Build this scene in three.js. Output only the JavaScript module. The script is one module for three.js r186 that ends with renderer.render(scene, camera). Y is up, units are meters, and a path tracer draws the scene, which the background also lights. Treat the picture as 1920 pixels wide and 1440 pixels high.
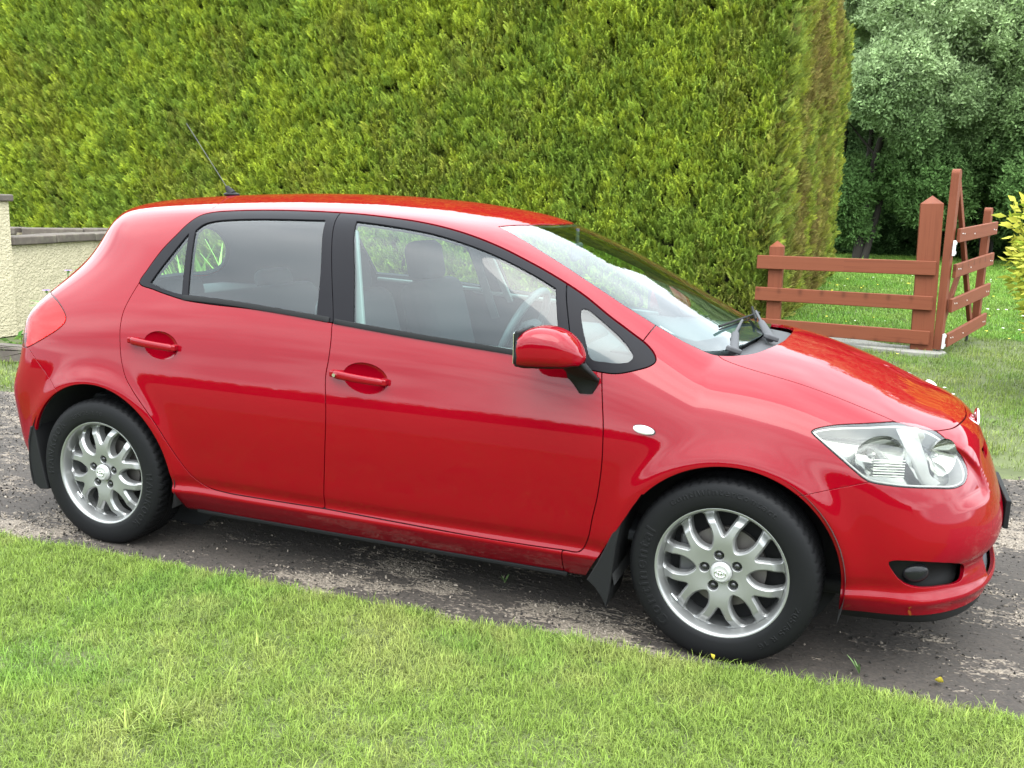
import * as THREE from 'three';
import { mergeGeometries } from 'three/addons/utils/BufferGeometryUtils.js';
import { RoundedBoxGeometry } from 'three/addons/geometries/RoundedBoxGeometry.js';

// ---------------------------------------------------------------- camera, sky, sun, exposure
const scene = new THREE.Scene();
const camera = new THREE.PerspectiveCamera(44.02, 4 / 3, 0.05, 400);
camera.rotation.order = 'YXZ';
camera.position.set(1.6818, 1.488, 3.8447);
camera.rotation.set(-0.190896, 0.361786, 0.029035);

const renderer = new THREE.WebGLRenderer();
renderer.toneMapping = THREE.LinearToneMapping;
renderer.toneMappingExposure = 3.45;
renderer.shadowMap.enabled = true;

const SUN = new THREE.Vector3(0.26, 0.905, 0.34).normalize();
const sun = new THREE.DirectionalLight(new THREE.Color(1.0, 0.95, 0.86), 1.1);
sun.position.copy(SUN).multiplyScalar(40);
sun.castShadow = true;
sun.shadow.radius = 110;
sun.shadow.mapSize.set(4096, 4096);
Object.assign(sun.shadow.camera, { left: -16, right: 16, top: 16, bottom: -16, near: 1, far: 90 });
scene.add(sun);

// small helpers: seeded random numbers, value noise, splines
function rng(seed) { let a = seed >>> 0; return () => { a = (a + 0x6d2b79f5) | 0; let t = Math.imul(a ^ (a >>> 15), 1 | a); t = (t + Math.imul(t ^ (t >>> 7), 61 | t)) ^ t; return ((t ^ (t >>> 14)) >>> 0) / 4294967296; }; }
const hash2 = (x, y, s) => { let h = Math.imul(x, 374761393) ^ Math.imul(y, 668265263) ^ Math.imul(s, 2147483647); h = Math.imul(h ^ (h >>> 13), 1274126177); return ((h ^ (h >>> 16)) >>> 0) / 4294967296; };
function vnoise(x, y, s = 1, per = 0) {
  const xi = Math.floor(x), yi = Math.floor(y), fx = x - xi, fy = y - yi;
  const w = per ? (v) => ((v % per) + per) % per : (v) => v;
  const u = fx * fx * fx * (fx * (fx * 6 - 15) + 10), v = fy * fy * fy * (fy * (fy * 6 - 15) + 10);
  const a = hash2(w(xi), w(yi), s), b = hash2(w(xi + 1), w(yi), s), c = hash2(w(xi), w(yi + 1), s), d = hash2(w(xi + 1), w(yi + 1), s);
  return a + (b - a) * u + (c - a) * v + (a - b - c + d) * u * v;
}
function fbm(x, y, oct, s = 1, per = 0) { let a = 0.5, f = 1, t = 0, n = 0; for (let i = 0; i < oct; i++) { t += a * vnoise(x * f, y * f, s + i * 17, per * f); n += a; a *= 0.55; f *= 2; } return t / n; }
const sstep = (a, b, x) => { const t = Math.min(1, Math.max(0, (x - a) / (b - a))); return t * t * (3 - 2 * t); };
const lerp = (a, b, t) => a + (b - a) * t;

// overcast sky with soft brighter and greyer cloud banks
function makeSky() {
  const w = 1024, h = 512, d = new Float32Array(w * h * 4);
  for (let j = 0; j < h; j++) {
    const el = ((j + 0.5) / h - 0.5) * Math.PI;
    for (let i = 0; i < w; i++) {
      const az = ((i + 0.5) / w - 0.5) * 2 * Math.PI;
      const dx = Math.cos(el) * Math.cos(az), dy = Math.sin(el), dz = Math.cos(el) * Math.sin(az);
      const py = Math.max(dy, 0.0) + 0.16, cx = dx / py, cz = dz / py;
      const n = fbm(cx * 0.9 + 20, cz * 0.9 + 31, 6, 5), m = fbm(cx * 0.33 + 7, cz * 0.33 + 3, 4, 9);
      const cloud = sstep(0.32, 0.72, n * 0.6 + m * 0.4);
      const glow = Math.pow(Math.max(0, dx * SUN.x + dy * SUN.y + dz * SUN.z), 3);
      let L = 1.10 * lerp(0.72, 1.80, cloud) * (0.9 + 0.55 * glow) * (0.86 + 0.25 * Math.max(0, dy));
      const t = 1 - cloud;
      const k = (j * w + i) * 4, low = dy < 0 ? 0.25 : 1;
      d[k] = L * (0.95 - 0.10 * t) * low; d[k + 1] = L * (1.0 - 0.02 * t) * low; d[k + 2] = L * (1.03 + 0.06 * t) * low; d[k + 3] = 1;
    }
  }
  const t = new THREE.DataTexture(d, w, h, THREE.RGBAFormat, THREE.FloatType);
  t.mapping = THREE.EquirectangularReflectionMapping; t.magFilter = THREE.LinearFilter; t.wrapS = THREE.RepeatWrapping; t.needsUpdate = true;
  return t;
}
scene.background = makeSky();
scene.environment = scene.background;

// ---------------------------------------------------------------- naming helpers
const used = {};
function numbered(n) { used[n] = (used[n] ?? -1) + 1; return used[n] ? `${n}_${String(used[n]).padStart(3, '0')}` : n; }
function tag(o, label, category, group) { o.userData.label = label; if (category) o.userData.category = category; if (group) o.userData.group = group; return o; }
function shade(o) { o.castShadow = true; o.receiveShadow = true; return o; }
function thing(name, label, category, pos = [0, 0, 0], group) { const g = new THREE.Group(); g.name = numbered(name); g.position.set(...pos); scene.add(g); return tag(g, label, category, group); }
function part(name, geo, mat, parent, label) { const m = shade(new THREE.Mesh(geo, mat)); m.name = name; if (label) m.userData.label = label; parent.add(m); return m; }
function struct(name, geo, mat) { const m = shade(new THREE.Mesh(geo, mat)); m.name = name; m.userData.kind = 'structure'; scene.add(m); return m; }
function sub(name, parent) { const g = new THREE.Group(); g.name = name; parent.add(g); return g; }
const lin = (r, g, b) => new THREE.Color().setRGB(r, g, b);
const std = (c, rough, o = {}) => new THREE.MeshStandardMaterial({ color: c, roughness: rough, side: THREE.DoubleSide, ...o });
const xf = (g, { p = [0, 0, 0], r = [0, 0, 0], s = [1, 1, 1] } = {}) => g.applyMatrix4(new THREE.Matrix4().compose(new THREE.Vector3(...p), new THREE.Quaternion().setFromEuler(new THREE.Euler(...r)), new THREE.Vector3(...s)));
function geoFrom(pos, nrm, idx, uv, col) {
  const g = new THREE.BufferGeometry();
  g.setAttribute('position', new THREE.Float32BufferAttribute(pos, 3));
  if (nrm) g.setAttribute('normal', new THREE.Float32BufferAttribute(nrm, 3));
  if (uv) g.setAttribute('uv', new THREE.Float32BufferAttribute(uv, 2));
  if (col) g.setAttribute('color', new THREE.Float32BufferAttribute(col, 3));
  g.setIndex(idx);
  if (!nrm) g.computeVertexNormals();
  return g;
}
function merge(list) { return mergeGeometries(list.map((g) => { g = g.index ? g.toNonIndexed() : g; for (const k of Object.keys(g.attributes)) if (k !== 'position' && k !== 'normal' && k !== 'uv') g.deleteAttribute(k); if (!g.attributes.uv) g.setAttribute('uv', new THREE.Float32BufferAttribute(new Float32Array(g.attributes.position.count * 2), 2)); return g; })); }
function tex(w, h, f, srgb) {   // f(u, v) -> [r, g, b] in 0..1, linear unless srgb
  const d = new Uint8Array(w * h * 4);
  for (let j = 0; j < h; j++) for (let i = 0; i < w; i++) { const c = f((i + 0.5) / w, (j + 0.5) / h, i, j), k = (j * w + i) * 4; for (let q = 0; q < 3; q++) { let v = Math.min(1, Math.max(0, c[q])); if (srgb) v = v <= 0.0031308 ? v * 12.92 : 1.055 * Math.pow(v, 1 / 2.4) - 0.055; d[k + q] = v * 255; } d[k + 3] = 255; }
  const t = new THREE.DataTexture(d, w, h); t.wrapS = t.wrapT = THREE.RepeatWrapping; t.magFilter = THREE.LinearFilter; t.minFilter = THREE.LinearMipmapLinearFilter; t.generateMipmaps = true;
  if (srgb) t.colorSpace = THREE.SRGBColorSpace; t.needsUpdate = true; return t;
}
const CURVE = {
  dlo: [[-1.143, 1.113], [-1.125, 1.162], [-1.083, 1.243], [-1.031, 1.311], [-0.995, 1.362], [-0.966, 1.389], [-0.921, 1.403], [-0.821, 1.413], [-0.649, 1.421], [-0.479, 1.423], [-0.313, 1.421], [-0.222, 1.418], [-0.097, 1.41], [0.027, 1.399], [0.151, 1.381], [0.275, 1.355], [0.394, 1.32], [0.509, 1.276], [0.622, 1.227], [0.733, 1.171], [0.842, 1.105], [0.92, 1.06], [0.986, 1.02], [1.015, 0.993], [1.022, 0.975], [1.009, 0.962], [0.971, 0.948], [0.908, 0.932], [0.859, 0.932], [0.728, 0.949], [0.574, 0.965], [0.44, 0.979], [0.28, 0.992], [0.113, 1.004], [-0.059, 1.014], [-0.178, 1.022], [-0.337, 1.036], [-0.535, 1.049], [-0.741, 1.054], [-0.873, 1.061], [-0.968, 1.075], [-1.053, 1.091]],
  glassR: [[-0.348, 1.395], [-0.609, 1.389], [-0.781, 1.381], [-0.884, 1.37], [-0.933, 1.354], [-0.945, 1.338], [-0.903, 1.21], [-0.873, 1.081], [-0.679, 1.075], [-0.473, 1.063], [-0.259, 1.044], [-0.285, 1.201]],
  glassQ: [[-0.966, 1.319], [-0.929, 1.198], [-0.899, 1.079], [-0.976, 1.091], [-1.088, 1.116], [-1.062, 1.165], [-1.009, 1.255]],
  glassF: [[-0.22, 1.393], [-0.068, 1.381], [0.113, 1.362], [0.234, 1.339], [0.353, 1.308], [0.469, 1.267], [0.582, 1.219], [0.638, 1.192], [0.681, 1.065], [0.707, 0.967], [0.567, 0.978], [0.332, 0.994], [0.112, 1.011], [-0.098, 1.03], [-0.145, 1.208]],
  glassT: [[0.744, 1.126], [0.759, 1.129], [0.8, 1.107], [0.854, 1.072], [0.909, 1.033], [0.942, 1.002], [0.95, 0.986], [0.941, 0.971], [0.903, 0.964], [0.858, 0.965], [0.813, 0.971], [0.782, 1.027]],
  bsplit: [[-0.316, 1.421], [-0.185, 1.03], [-0.186, 1.019], [-0.18, 0.961], [-0.182, 0.887], [-0.189, 0.828], [-0.18, 0.682], [-0.212, 0.304]],
  qseam: [[0.668, 1.2], [0.722, 1.054], [0.751, 0.946]],
  rdoor: [[-1.143, 1.113], [-1.164, 1.055], [-1.178, 0.996], [-1.178, 0.938], [-1.169, 0.879], [-1.155, 0.809], [-1.128, 0.743], [-1.082, 0.688], [-1.026, 0.629], [-0.965, 0.558], [-0.912, 0.479], [-0.863, 0.405], [-0.819, 0.352], [-0.763, 0.318], [-0.678, 0.307], [-0.505, 0.305], [-0.212, 0.306]],
  fdoorBottom: [[-0.212, 0.306], [0.157, 0.299], [0.457, 0.294], [0.749, 0.296], [0.811, 0.3], [0.838, 0.348], [0.855, 0.435], [0.871, 0.516], [0.882, 0.631], [0.879, 0.757], [0.87, 0.826], [0.855, 0.931]],
  headlight: [[1.529, 0.805], [1.548, 0.814], [1.667, 0.822], [1.785, 0.816], [1.852, 0.804], [1.886, 0.793], [1.931, 0.771], [1.975, 0.73], [2.006, 0.692], [2.019, 0.66], [2.018, 0.636], [1.992, 0.632], [1.92, 0.642], [1.787, 0.657], [1.715, 0.666], [1.698, 0.678], [1.637, 0.725], [1.569, 0.772]],
  fog: [[1.801, 0.415], [2.016, 0.389], [2.039, 0.35], [2.031, 0.319], [1.97, 0.317], [1.899, 0.321], [1.856, 0.335], [1.821, 0.372]],
  taillamp: [[-1.71, 1.039], [-1.586, 1.015], [-1.498, 0.959], [-1.488, 0.935], [-1.504, 0.913], [-1.567, 0.87], [-1.664, 0.821], [-1.694, 0.812]],
};
// ================================================================ THE PLACE
const M4 = new THREE.Matrix4(), Q4 = new THREE.Quaternion(), V3 = new THREE.Vector3(), S3 = new THREE.Vector3();
// --- surfaces
const soilTex = tex(512, 512, (u, v, i, j) => { const n = fbm(u * 9, v * 9, 5, 21, 9), f = hash2(i, j, 5), k = .55 + .8 * n + .25 * f; return [.058 * k, .070 * k, .022 * k]; }, true);
soilTex.repeat.set(1, 1);
const turfMat = std(lin(1, 1, 1), 1, { map: soilTex });
function sheet(x0, x1, z0, z1, nx, nz, y, mat, scale, name, shape) {
  const P = [], U = [], I = [];
  for (let j = 0; j <= nz; j++) for (let i = 0; i <= nx; i++) { let x = lerp(x0, x1, i / nx), z = lerp(z0, z1, j / nz), h = y; if (shape) [x, h, z] = shape(x, h, z, i / nx, j / nz); P.push(x, h, z); U.push(x / scale, z / scale); }
  for (let j = 0; j < nz; j++) for (let i = 0; i < nx; i++) { const a = j * (nx + 1) + i, b = a + nx + 1; I.push(a, b, a + 1, a + 1, b, b + 1); }
  return struct(name, geoFrom(P, null, I, U), mat);
}
sheet(-120, 120, -120, 120, 24, 24, -.012, turfMat, 1.6, 'ground');

// worn tarmac: dark binder with paler grit showing where it has broken up
const wear = (x, z) => .58 * fbm(x * 1.15 + 3, z * 2.3 + 9, 4, 41) + .42 * fbm(x * 4.6, z * 8.8, 3, 47) + .05 * Math.exp(-(((z - .76) / .26) ** 2));
const TW = 2048, TH = 1024, DX0 = -4.7, DX1 = 3.5, DZ0 = -2.25, DZ1 = 1.0;
const tarHeight = new Float32Array(TW * TH);
const tarMap = tex(TW, TH, (u, v, i, j) => {
  const x = lerp(DX0, DX1, u), z = lerp(DZ0, DZ1, v), w = wear(x, z), r = hash2(i, j, 7), r2 = hash2(i >> 1, j >> 1, 8);
  const streak = fbm(x * 26, z * 62, 3, 51), fine = fbm(x * 70, z * 110, 2, 55), big = fbm(x * .9, z * 1.1, 3, 53);
  const k = sstep(.52, .70, .52 * streak + .30 * fine + .18 * r2 + 1.7 * (w - .565)) * (.55 + .45 * r);
  const dark = .0065 + .016 * fine * (.5 + r2) + .010 * r + .010 * big, pale = .075 + .10 * r2 + .05 * r, c = lerp(dark, pale, k);
  tarHeight[j * TW + i] = .3 * r * (.4 + k) + .45 * k + .3 * streak;
  return [c * lerp(1.25, 1.14, k), c * lerp(.97, .95, k), c * lerp(.76, .73, k)];
}, true);
const tarBump = tex(TW, TH, (u, v, i, j) => { const h = tarHeight[j * TW + i]; return [h, h, h]; });
{
  const mat = std(lin(1, 1, 1), .92, { map: tarMap, bumpMap: tarBump, bumpScale: .012 });
  const nx = 130, nz = 36, P = [], U = [], I = [];
  for (let j = 0; j <= nz; j++) for (let i = 0; i <= nx; i++) {
    const x = lerp(-16, 16, i / nx), f = j / nz, far = -1.78 - .115 * x + .22 * (fbm(x * .9, 3, 3, 61) - .5), z0 = Math.max(-3.2, Math.min(-.9, far)), z = lerp(z0, 1.06, f);
    P.push(x, .012 * (fbm(x * 3, z * 3, 3, 63) - .5) - .002, z); U.push((x - DX0) / (DX1 - DX0), (z - DZ0) / (DZ1 - DZ0));
  }
  for (let j = 0; j < nz; j++) for (let i = 0; i < nx; i++) { const a = j * (nx + 1) + i, b = a + nx + 1; I.push(a, b, a + 1, a + 1, b, b + 1); }
  struct('driveway', geoFrom(P, null, I, U), mat);
}
const lawnEdge = (x) => .985 - .028 * x + .05 * (fbm(x * 2.3, 7, 3, 71) - .5);
sheet(-16, 16, 0, 9, 160, 40, .03, turfMat, 1.3, 'front_lawn', (x, y, z, u, v) => { const e = lawnEdge(x), zz = e + Math.pow(v, 1.6) * 9; return [x, v < .001 ? -.01 : y + .018 * (fbm(x * 1.5, zz * 1.5, 3, 73) - .5) - .02 * (1 - sstep(0, .12, zz - e)), zz]; });

// --- loose grit on the drive
{
  const r = rng(11), g = new THREE.IcosahedronGeometry(1, 0), list = [];
  for (let i = 0; i < 90000; i++) { const u = r(), x = lerp(-5.2, 3.6, u), z = x > 1.6 ? lerp(-2.2, .98, r()) : lerp(-1.4, .98, r()), w = wear(x, z); if (r() < .22 + 3.2 * Math.max(0, w - .50)) list.push([x, z, w]); }
  const im = shade(new THREE.InstancedMesh(g, std(lin(1, 1, 1), .95), list.length)); im.name = 'grit'; im.userData.kind = 'stuff'; tag(im, 'loose pale and dark grit on the broken surface of the drive', 'grit');
  list.forEach(([x, z, w], i) => { const s = .0014 + .0042 * Math.pow(r(), 3); im.setMatrixAt(i, M4.compose(V3.set(x, .0005 + s * .15, z), Q4.setFromEuler(new THREE.Euler(r() * 6, r() * 6, r() * 6)), S3.set(s * (1 + r()), s * .7, s))); const pale = r() < .10 + 3.5 * Math.max(0, w - .50), k = pale ? .05 + .18 * r() : .008 + .025 * r(); im.setColorAt(i, lin(k * 1.16, k * .97, k * .77)); });
  scene.add(im);
}

// --- grass
function tuft(seed, n, len, wid, spread, segs = 3) {
  const r = rng(seed), P = [], C = [], I = [];
  for (let b = 0; b < n; b++) {
    const a = r() * 6.283, d = Math.sqrt(r()) * spread, x = Math.cos(a) * d, z = Math.sin(a) * d, yaw = r() * 6.283, L = len * (.45 + .75 * r()), lean = .18 + 1.15 * Math.pow(r(), 1.4), w = wid * (.7 + .6 * r()), tone = .80 + .4 * r();
    const i0 = P.length / 3, cx = Math.cos(yaw), cz = Math.sin(yaw);
    for (let s = 0; s <= segs; s++) {
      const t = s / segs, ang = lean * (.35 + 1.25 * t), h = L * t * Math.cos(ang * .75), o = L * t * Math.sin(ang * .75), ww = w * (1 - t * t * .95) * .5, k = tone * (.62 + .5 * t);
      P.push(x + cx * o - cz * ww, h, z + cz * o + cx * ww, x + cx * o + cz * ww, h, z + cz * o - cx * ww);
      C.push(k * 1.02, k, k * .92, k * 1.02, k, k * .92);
      if (s) { const q = i0 + (s - 1) * 2; I.push(q, q + 1, q + 2, q + 1, q + 3, q + 2); }
    }
  }
  return geoFrom(P, null, I, null, C);
}
const grassMat = new THREE.MeshPhysicalMaterial({ color: lin(1, 1, 1), roughness: .75, specularIntensity: .35, vertexColors: true, side: THREE.DoubleSide, transmission: .35, thickness: 0 });
function grassColour(x, z, r) {
  const p = fbm(x * .9 + 5, z * .9 + 2, 3, 81), q = fbm(x * 3.7, z * 3.7, 3, 83), w = fbm(x * 8, z * 8, 2, 85), dry = sstep(.50, .72, .35 * p + .35 * q + .3 * w) * .40 + .22 * Math.pow(r(), 3), lush = sstep(.52, .68, fbm(x * 1.7 + 9, z * 1.7, 3, 87));
  const g = [.172, .258, .043], d = [.325, .325, .115], l = [.115, .245, .030], k = .62 + .70 * r();
  return g.map((v, i) => (lerp(lerp(v, l[i], lush * .6), d[i], Math.min(1, dry)) * k));
}
function grass(name, label, geos, spots, mat = grassMat, tint = [1, 1, 1]) {
  const holder = []; const per = geos.map(() => []);
  spots.forEach((s, i) => per[i % geos.length].push(s));
  per.forEach((list, k) => {
    if (!list.length) return;
    const r = rng(900 + k), im = shade(new THREE.InstancedMesh(geos[k], mat, list.length));
    list.forEach(([x, y, z, s], i) => { im.setMatrixAt(i, M4.compose(V3.set(x, y, z), Q4.setFromEuler(new THREE.Euler((r() - .5) * .25, r() * 6.283, (r() - .5) * .25)), S3.set(s, s * (.75 + .5 * r()), s))); const c = grassColour(x, z, r); im.setColorAt(i, lin(c[0] * tint[0], c[1] * tint[1], c[2] * tint[2])); });
    im.name = 'blades'; im.userData.kind = 'stuff'; holder.push(im);
  });
  const g = new THREE.Group(); g.name = numbered(name); tag(g, label, 'grass'); g.userData.kind = 'stuff'; holder.forEach((h) => g.add(h)); scene.add(g); return g;
}
{
  const r = rng(21), A = [];
  // lawn in front of the drive, up to the viewer's feet
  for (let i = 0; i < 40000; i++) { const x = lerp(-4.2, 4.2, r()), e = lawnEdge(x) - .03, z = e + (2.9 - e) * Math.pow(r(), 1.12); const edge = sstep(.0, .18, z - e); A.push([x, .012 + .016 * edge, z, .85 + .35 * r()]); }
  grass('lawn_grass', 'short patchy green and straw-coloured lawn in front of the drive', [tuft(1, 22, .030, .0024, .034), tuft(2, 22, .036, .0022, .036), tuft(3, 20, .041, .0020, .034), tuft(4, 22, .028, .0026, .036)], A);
  // scattered long stalks and tussocks
  const B = []; for (let i = 0; i < 240; i++) { const x = lerp(-3.5, 3.2, r()), z = lawnEdge(x) + .05 + 1.7 * r(); B.push([x, .02, z, 1]); }
  for (let i = 0; i < 26; i++) { const a = r() * 6.283, d = .09 * Math.sqrt(r()); B.push([-.07 + Math.cos(a) * d, .02, 1.93 + Math.sin(a) * d, 1.1]); }
  grass('long_grass', 'taller loose grass tussocks scattered in the front lawn', [tuft(7, 14, .085, .0034, .03), tuft(8, 9, .10, .0030, .02)], B);
  // verge beyond the drive, thin and mossy next to it
  const C = [];
  for (let i = 0; i < 30000; i++) {
    const x = lerp(-12, 9, r()), z = lerp(-9, -1.1, Math.pow(r(), .85)), far = -1.78 - .115 * x; if (z > far - .02 + .12 * (fbm(x * 3, z * 3, 2, 91) - .5)) continue;
    const bare = x > 0 ? sstep(2.1, .1, far - z) * .95 : .0; if (r() < bare * (fbm(x * 2.2, z * 2.2, 3, 93) > .40 ? 1 : .65)) continue;
    if (x < -5.9 && z < -2.1) continue; C.push([x, -.006, z, .8 + .5 * r()]);
  }
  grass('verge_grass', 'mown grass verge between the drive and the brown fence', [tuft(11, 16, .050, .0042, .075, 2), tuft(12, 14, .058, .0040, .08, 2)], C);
  // wide lawn behind the fence
  const E = [];
  for (let i = 0; i < 34000; i++) { const z = -9 - 26 * Math.pow(r(), 1.3), x = lerp(-.2, 11 - z * .05, r()); E.push([x, -.006, z, (1.0 + .9 * (-z - 9) / 24) * (.8 + .4 * r())]); }
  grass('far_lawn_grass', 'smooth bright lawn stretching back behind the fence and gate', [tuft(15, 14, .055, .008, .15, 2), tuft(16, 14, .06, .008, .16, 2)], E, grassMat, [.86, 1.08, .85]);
  // daisies and dandelions
  const fl = []; for (let i = 0; i < 8; i++) { const p = new THREE.CircleGeometry(.006, 5); fl.push(xf(p, { r: [-1.2, 0, 0], p: [0, 0, .009] }).rotateY(i / 8 * 6.283)); }
  const im = shade(new THREE.InstancedMesh(merge(fl), std(lin(1, 1, 1), .8), 210)); im.name = 'daisies'; im.userData.kind = 'stuff'; tag(im, 'tiny white and yellow flowers dotted over the lawn behind the fence', 'daisies');
  for (let i = 0; i < 210; i++) { const z = -4.5 - 19 * Math.pow(r(), 1.1), x = lerp(.6, 7, r()), s = (.55 + .6 * r()) * lerp(1, 1.8, sstep(-6, -16, z)); im.setMatrixAt(i, M4.compose(V3.set(x, .05, z), Q4.identity(), S3.set(s, s, s))); im.setColorAt(i, r() < .55 ? lin(.75, .75, .68) : lin(.72, .60, .06)); }
  scene.add(im);
}

// --- the tall conifer hedge
function spray(seed) {
  const r = rng(seed), P = [], C = [], I = [];
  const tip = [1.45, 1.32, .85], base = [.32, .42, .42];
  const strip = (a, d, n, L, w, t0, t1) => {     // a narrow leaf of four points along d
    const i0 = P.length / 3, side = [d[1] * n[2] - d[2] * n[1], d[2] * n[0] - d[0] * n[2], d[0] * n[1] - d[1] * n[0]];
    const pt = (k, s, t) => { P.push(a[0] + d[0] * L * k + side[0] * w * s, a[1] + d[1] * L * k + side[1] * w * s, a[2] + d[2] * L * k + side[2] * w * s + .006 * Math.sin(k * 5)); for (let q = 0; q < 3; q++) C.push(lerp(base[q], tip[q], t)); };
    pt(0, 0, t0); pt(.45, .5, lerp(t0, t1, .5)); pt(.45, -.5, lerp(t0, t1, .5)); pt(1, 0, t1); I.push(i0, i0 + 1, i0 + 2, i0 + 1, i0 + 3, i0 + 2);
  };
  const L = .135, K = 9;
  strip([0, 0, 0], [0, 1, 0], [0, 0, 1], L, .009, .1, 1);
  for (let k = 0; k < K; k++) for (const s of [-1, 1]) {
    const t = (k + .5 + r() * .4) / K, y = L * t, len = (.055 * (1 - t * .75) + .010) * (.75 + .5 * r()), a = s * (.75 + .3 * r()), up = (r() - .5) * .6, d = [Math.sin(a), Math.cos(a) * Math.cos(up), Math.sin(up)], n = Math.hypot(...d), u = d.map((v) => v / n);
    strip([0, y, 0], u, [0, 0, 1], len, .0095, .15 + .35 * t, .75 + .25 * r());
    for (let m = 0; m < 2; m++) { const q = .35 + .35 * m, b = a + (m % 2 ? -1 : 1) * s * .6, e = [Math.sin(b), Math.cos(b), (r() - .5) * .8], h = Math.hypot(...e); strip([u[0] * len * q, y + u[1] * len * q, u[2] * len * q], e.map((v) => v / h), [0, 0, 1], len * .55, .0085, .3, .7 + .3 * r()); }
  }
  return geoFrom(P, null, I, null, C);
}
const leafMat = new THREE.MeshPhysicalMaterial({ color: lin(1, 1, 1), roughness: .85, specularIntensity: .12, vertexColors: true, side: THREE.DoubleSide, transmission: .30, thickness: 0 });
const barkMat = std(lin(.022, .018, .013), .95);
function foliage(parent, geos, list, name = 'foliage') {      // list: [x, y, z, nx, ny, nz, size, r, g, b]
  geos.forEach((g, k) => {
    const mine = list.filter((_, i) => i % geos.length === k); if (!mine.length) return;
    const im = shade(new THREE.InstancedMesh(g, leafMat, mine.length)), up = new THREE.Vector3(0, 1, 0), q2 = new THREE.Quaternion(), r = rng(500 + k);
    mine.forEach((a, i) => { Q4.setFromUnitVectors(up, V3.set(a[3], a[4], a[5]).normalize()); q2.setFromAxisAngle(up, r() * 6.283); Q4.multiply(q2); im.setMatrixAt(i, M4.compose(V3.set(a[0], a[1], a[2]), Q4, S3.set(a[6], a[6], a[6]))); im.setColorAt(i, lin(a[7], a[8], a[9])); });
    im.name = name; im.userData.kind = 'stuff'; parent.add(im);
  });
}
{
  const hedge = thing('conifer_hedge', 'tall clipped golden-green conifer hedge standing behind the car', 'hedge', [0, 0, 0]);
  const core = (x0, x1, y1, z0, z1) => new THREE.BoxGeometry(x1 - x0, y1, z1 - z0, 1, 1, 1).translate((x0 + x1) / 2, y1 / 2, (z0 + z1) / 2);
  part('inner_wood', merge([core(-13.4, .32, 4.7, -9, -7.62), core(-1.2, .32, 4.7, -18.5, -9)]), std(lin(.020, .018, .010), 1), hedge);
  for (let i = 0; i < 9; i++) part('trunk', new THREE.CylinderGeometry(.05, .08, 1.2, 8).translate(-11 + i * 1.35, .6, -7.55), barkMat, hedge);
  const r = rng(31), list = [];
  const put = (x, y, z, nx, nz, brown, depth, edge) => {
    const a = (r() - .5) * 1.5, n = [nx + (nz ? a : 0) * .8, .55 + .7 * r() + (r() - .5) * .6, nz + (nx ? a : 0) * .8];
    const p = fbm(x * .8 + z * .8, y * .8, 3, 101), q = fbm(x * 2.6 + z * 2.6 + 5, y * 2.6, 3, 103), k = (.62 + .70 * r());
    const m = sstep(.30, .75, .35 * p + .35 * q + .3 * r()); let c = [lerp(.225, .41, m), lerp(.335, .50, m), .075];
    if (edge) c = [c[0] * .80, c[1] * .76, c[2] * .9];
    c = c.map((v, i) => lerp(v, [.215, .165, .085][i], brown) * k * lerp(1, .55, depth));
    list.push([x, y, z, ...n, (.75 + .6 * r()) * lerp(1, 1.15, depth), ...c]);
  };
  const bulge = (u, y, s) => .10 * (fbm(u * 1.1, y * 1.1, 3, s) - .5) + .11 * (fbm(u * 4.5, y * 4.5, 2, s + 1) - .5);
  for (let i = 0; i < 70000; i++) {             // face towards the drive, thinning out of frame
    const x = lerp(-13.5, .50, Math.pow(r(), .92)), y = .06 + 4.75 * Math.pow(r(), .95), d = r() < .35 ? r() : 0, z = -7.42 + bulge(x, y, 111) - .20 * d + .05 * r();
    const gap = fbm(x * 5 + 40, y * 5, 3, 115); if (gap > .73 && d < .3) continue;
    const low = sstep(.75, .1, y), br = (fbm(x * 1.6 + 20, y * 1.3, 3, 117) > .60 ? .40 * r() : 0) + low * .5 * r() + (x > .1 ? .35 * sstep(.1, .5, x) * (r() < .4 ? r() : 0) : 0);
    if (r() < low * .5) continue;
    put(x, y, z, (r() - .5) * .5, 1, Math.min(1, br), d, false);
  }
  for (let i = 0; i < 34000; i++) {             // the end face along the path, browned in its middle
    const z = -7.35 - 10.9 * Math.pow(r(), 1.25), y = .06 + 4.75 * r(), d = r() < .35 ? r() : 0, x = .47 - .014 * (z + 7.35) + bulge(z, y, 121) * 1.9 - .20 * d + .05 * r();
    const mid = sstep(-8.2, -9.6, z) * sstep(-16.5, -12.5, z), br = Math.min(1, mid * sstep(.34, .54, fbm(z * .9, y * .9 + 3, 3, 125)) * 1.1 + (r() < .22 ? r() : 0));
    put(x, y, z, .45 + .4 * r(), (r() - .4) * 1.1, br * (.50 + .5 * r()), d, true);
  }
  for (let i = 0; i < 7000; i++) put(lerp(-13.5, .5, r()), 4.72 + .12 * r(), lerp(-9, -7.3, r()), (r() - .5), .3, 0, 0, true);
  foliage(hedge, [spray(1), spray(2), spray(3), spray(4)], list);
}
// the clipped hedge on the viewer's side of the lawn: only seen mirrored in the car
{
  const h = thing('garden_hedge', 'clipped garden hedge across the lawn, mirrored in the car doors', 'hedge');
  part('inner_wood', new THREE.BoxGeometry(50, 1.15, 1.4, 1, 1, 1).translate(0, .575, 13.6), std(lin(.02, .025, .012), 1), h);
  const r = rng(41), list = []; for (let i = 0; i < 9000; i++) { const y = 1.18 * r(); list.push([lerp(-24, 24, r()), y, 12.85 + .15 * r(), 0, .6, -1, 1.9, .24 + .12 * r(), .26 + .13 * r(), .15]); }
  foliage(h, [spray(9)], list);
}

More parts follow.
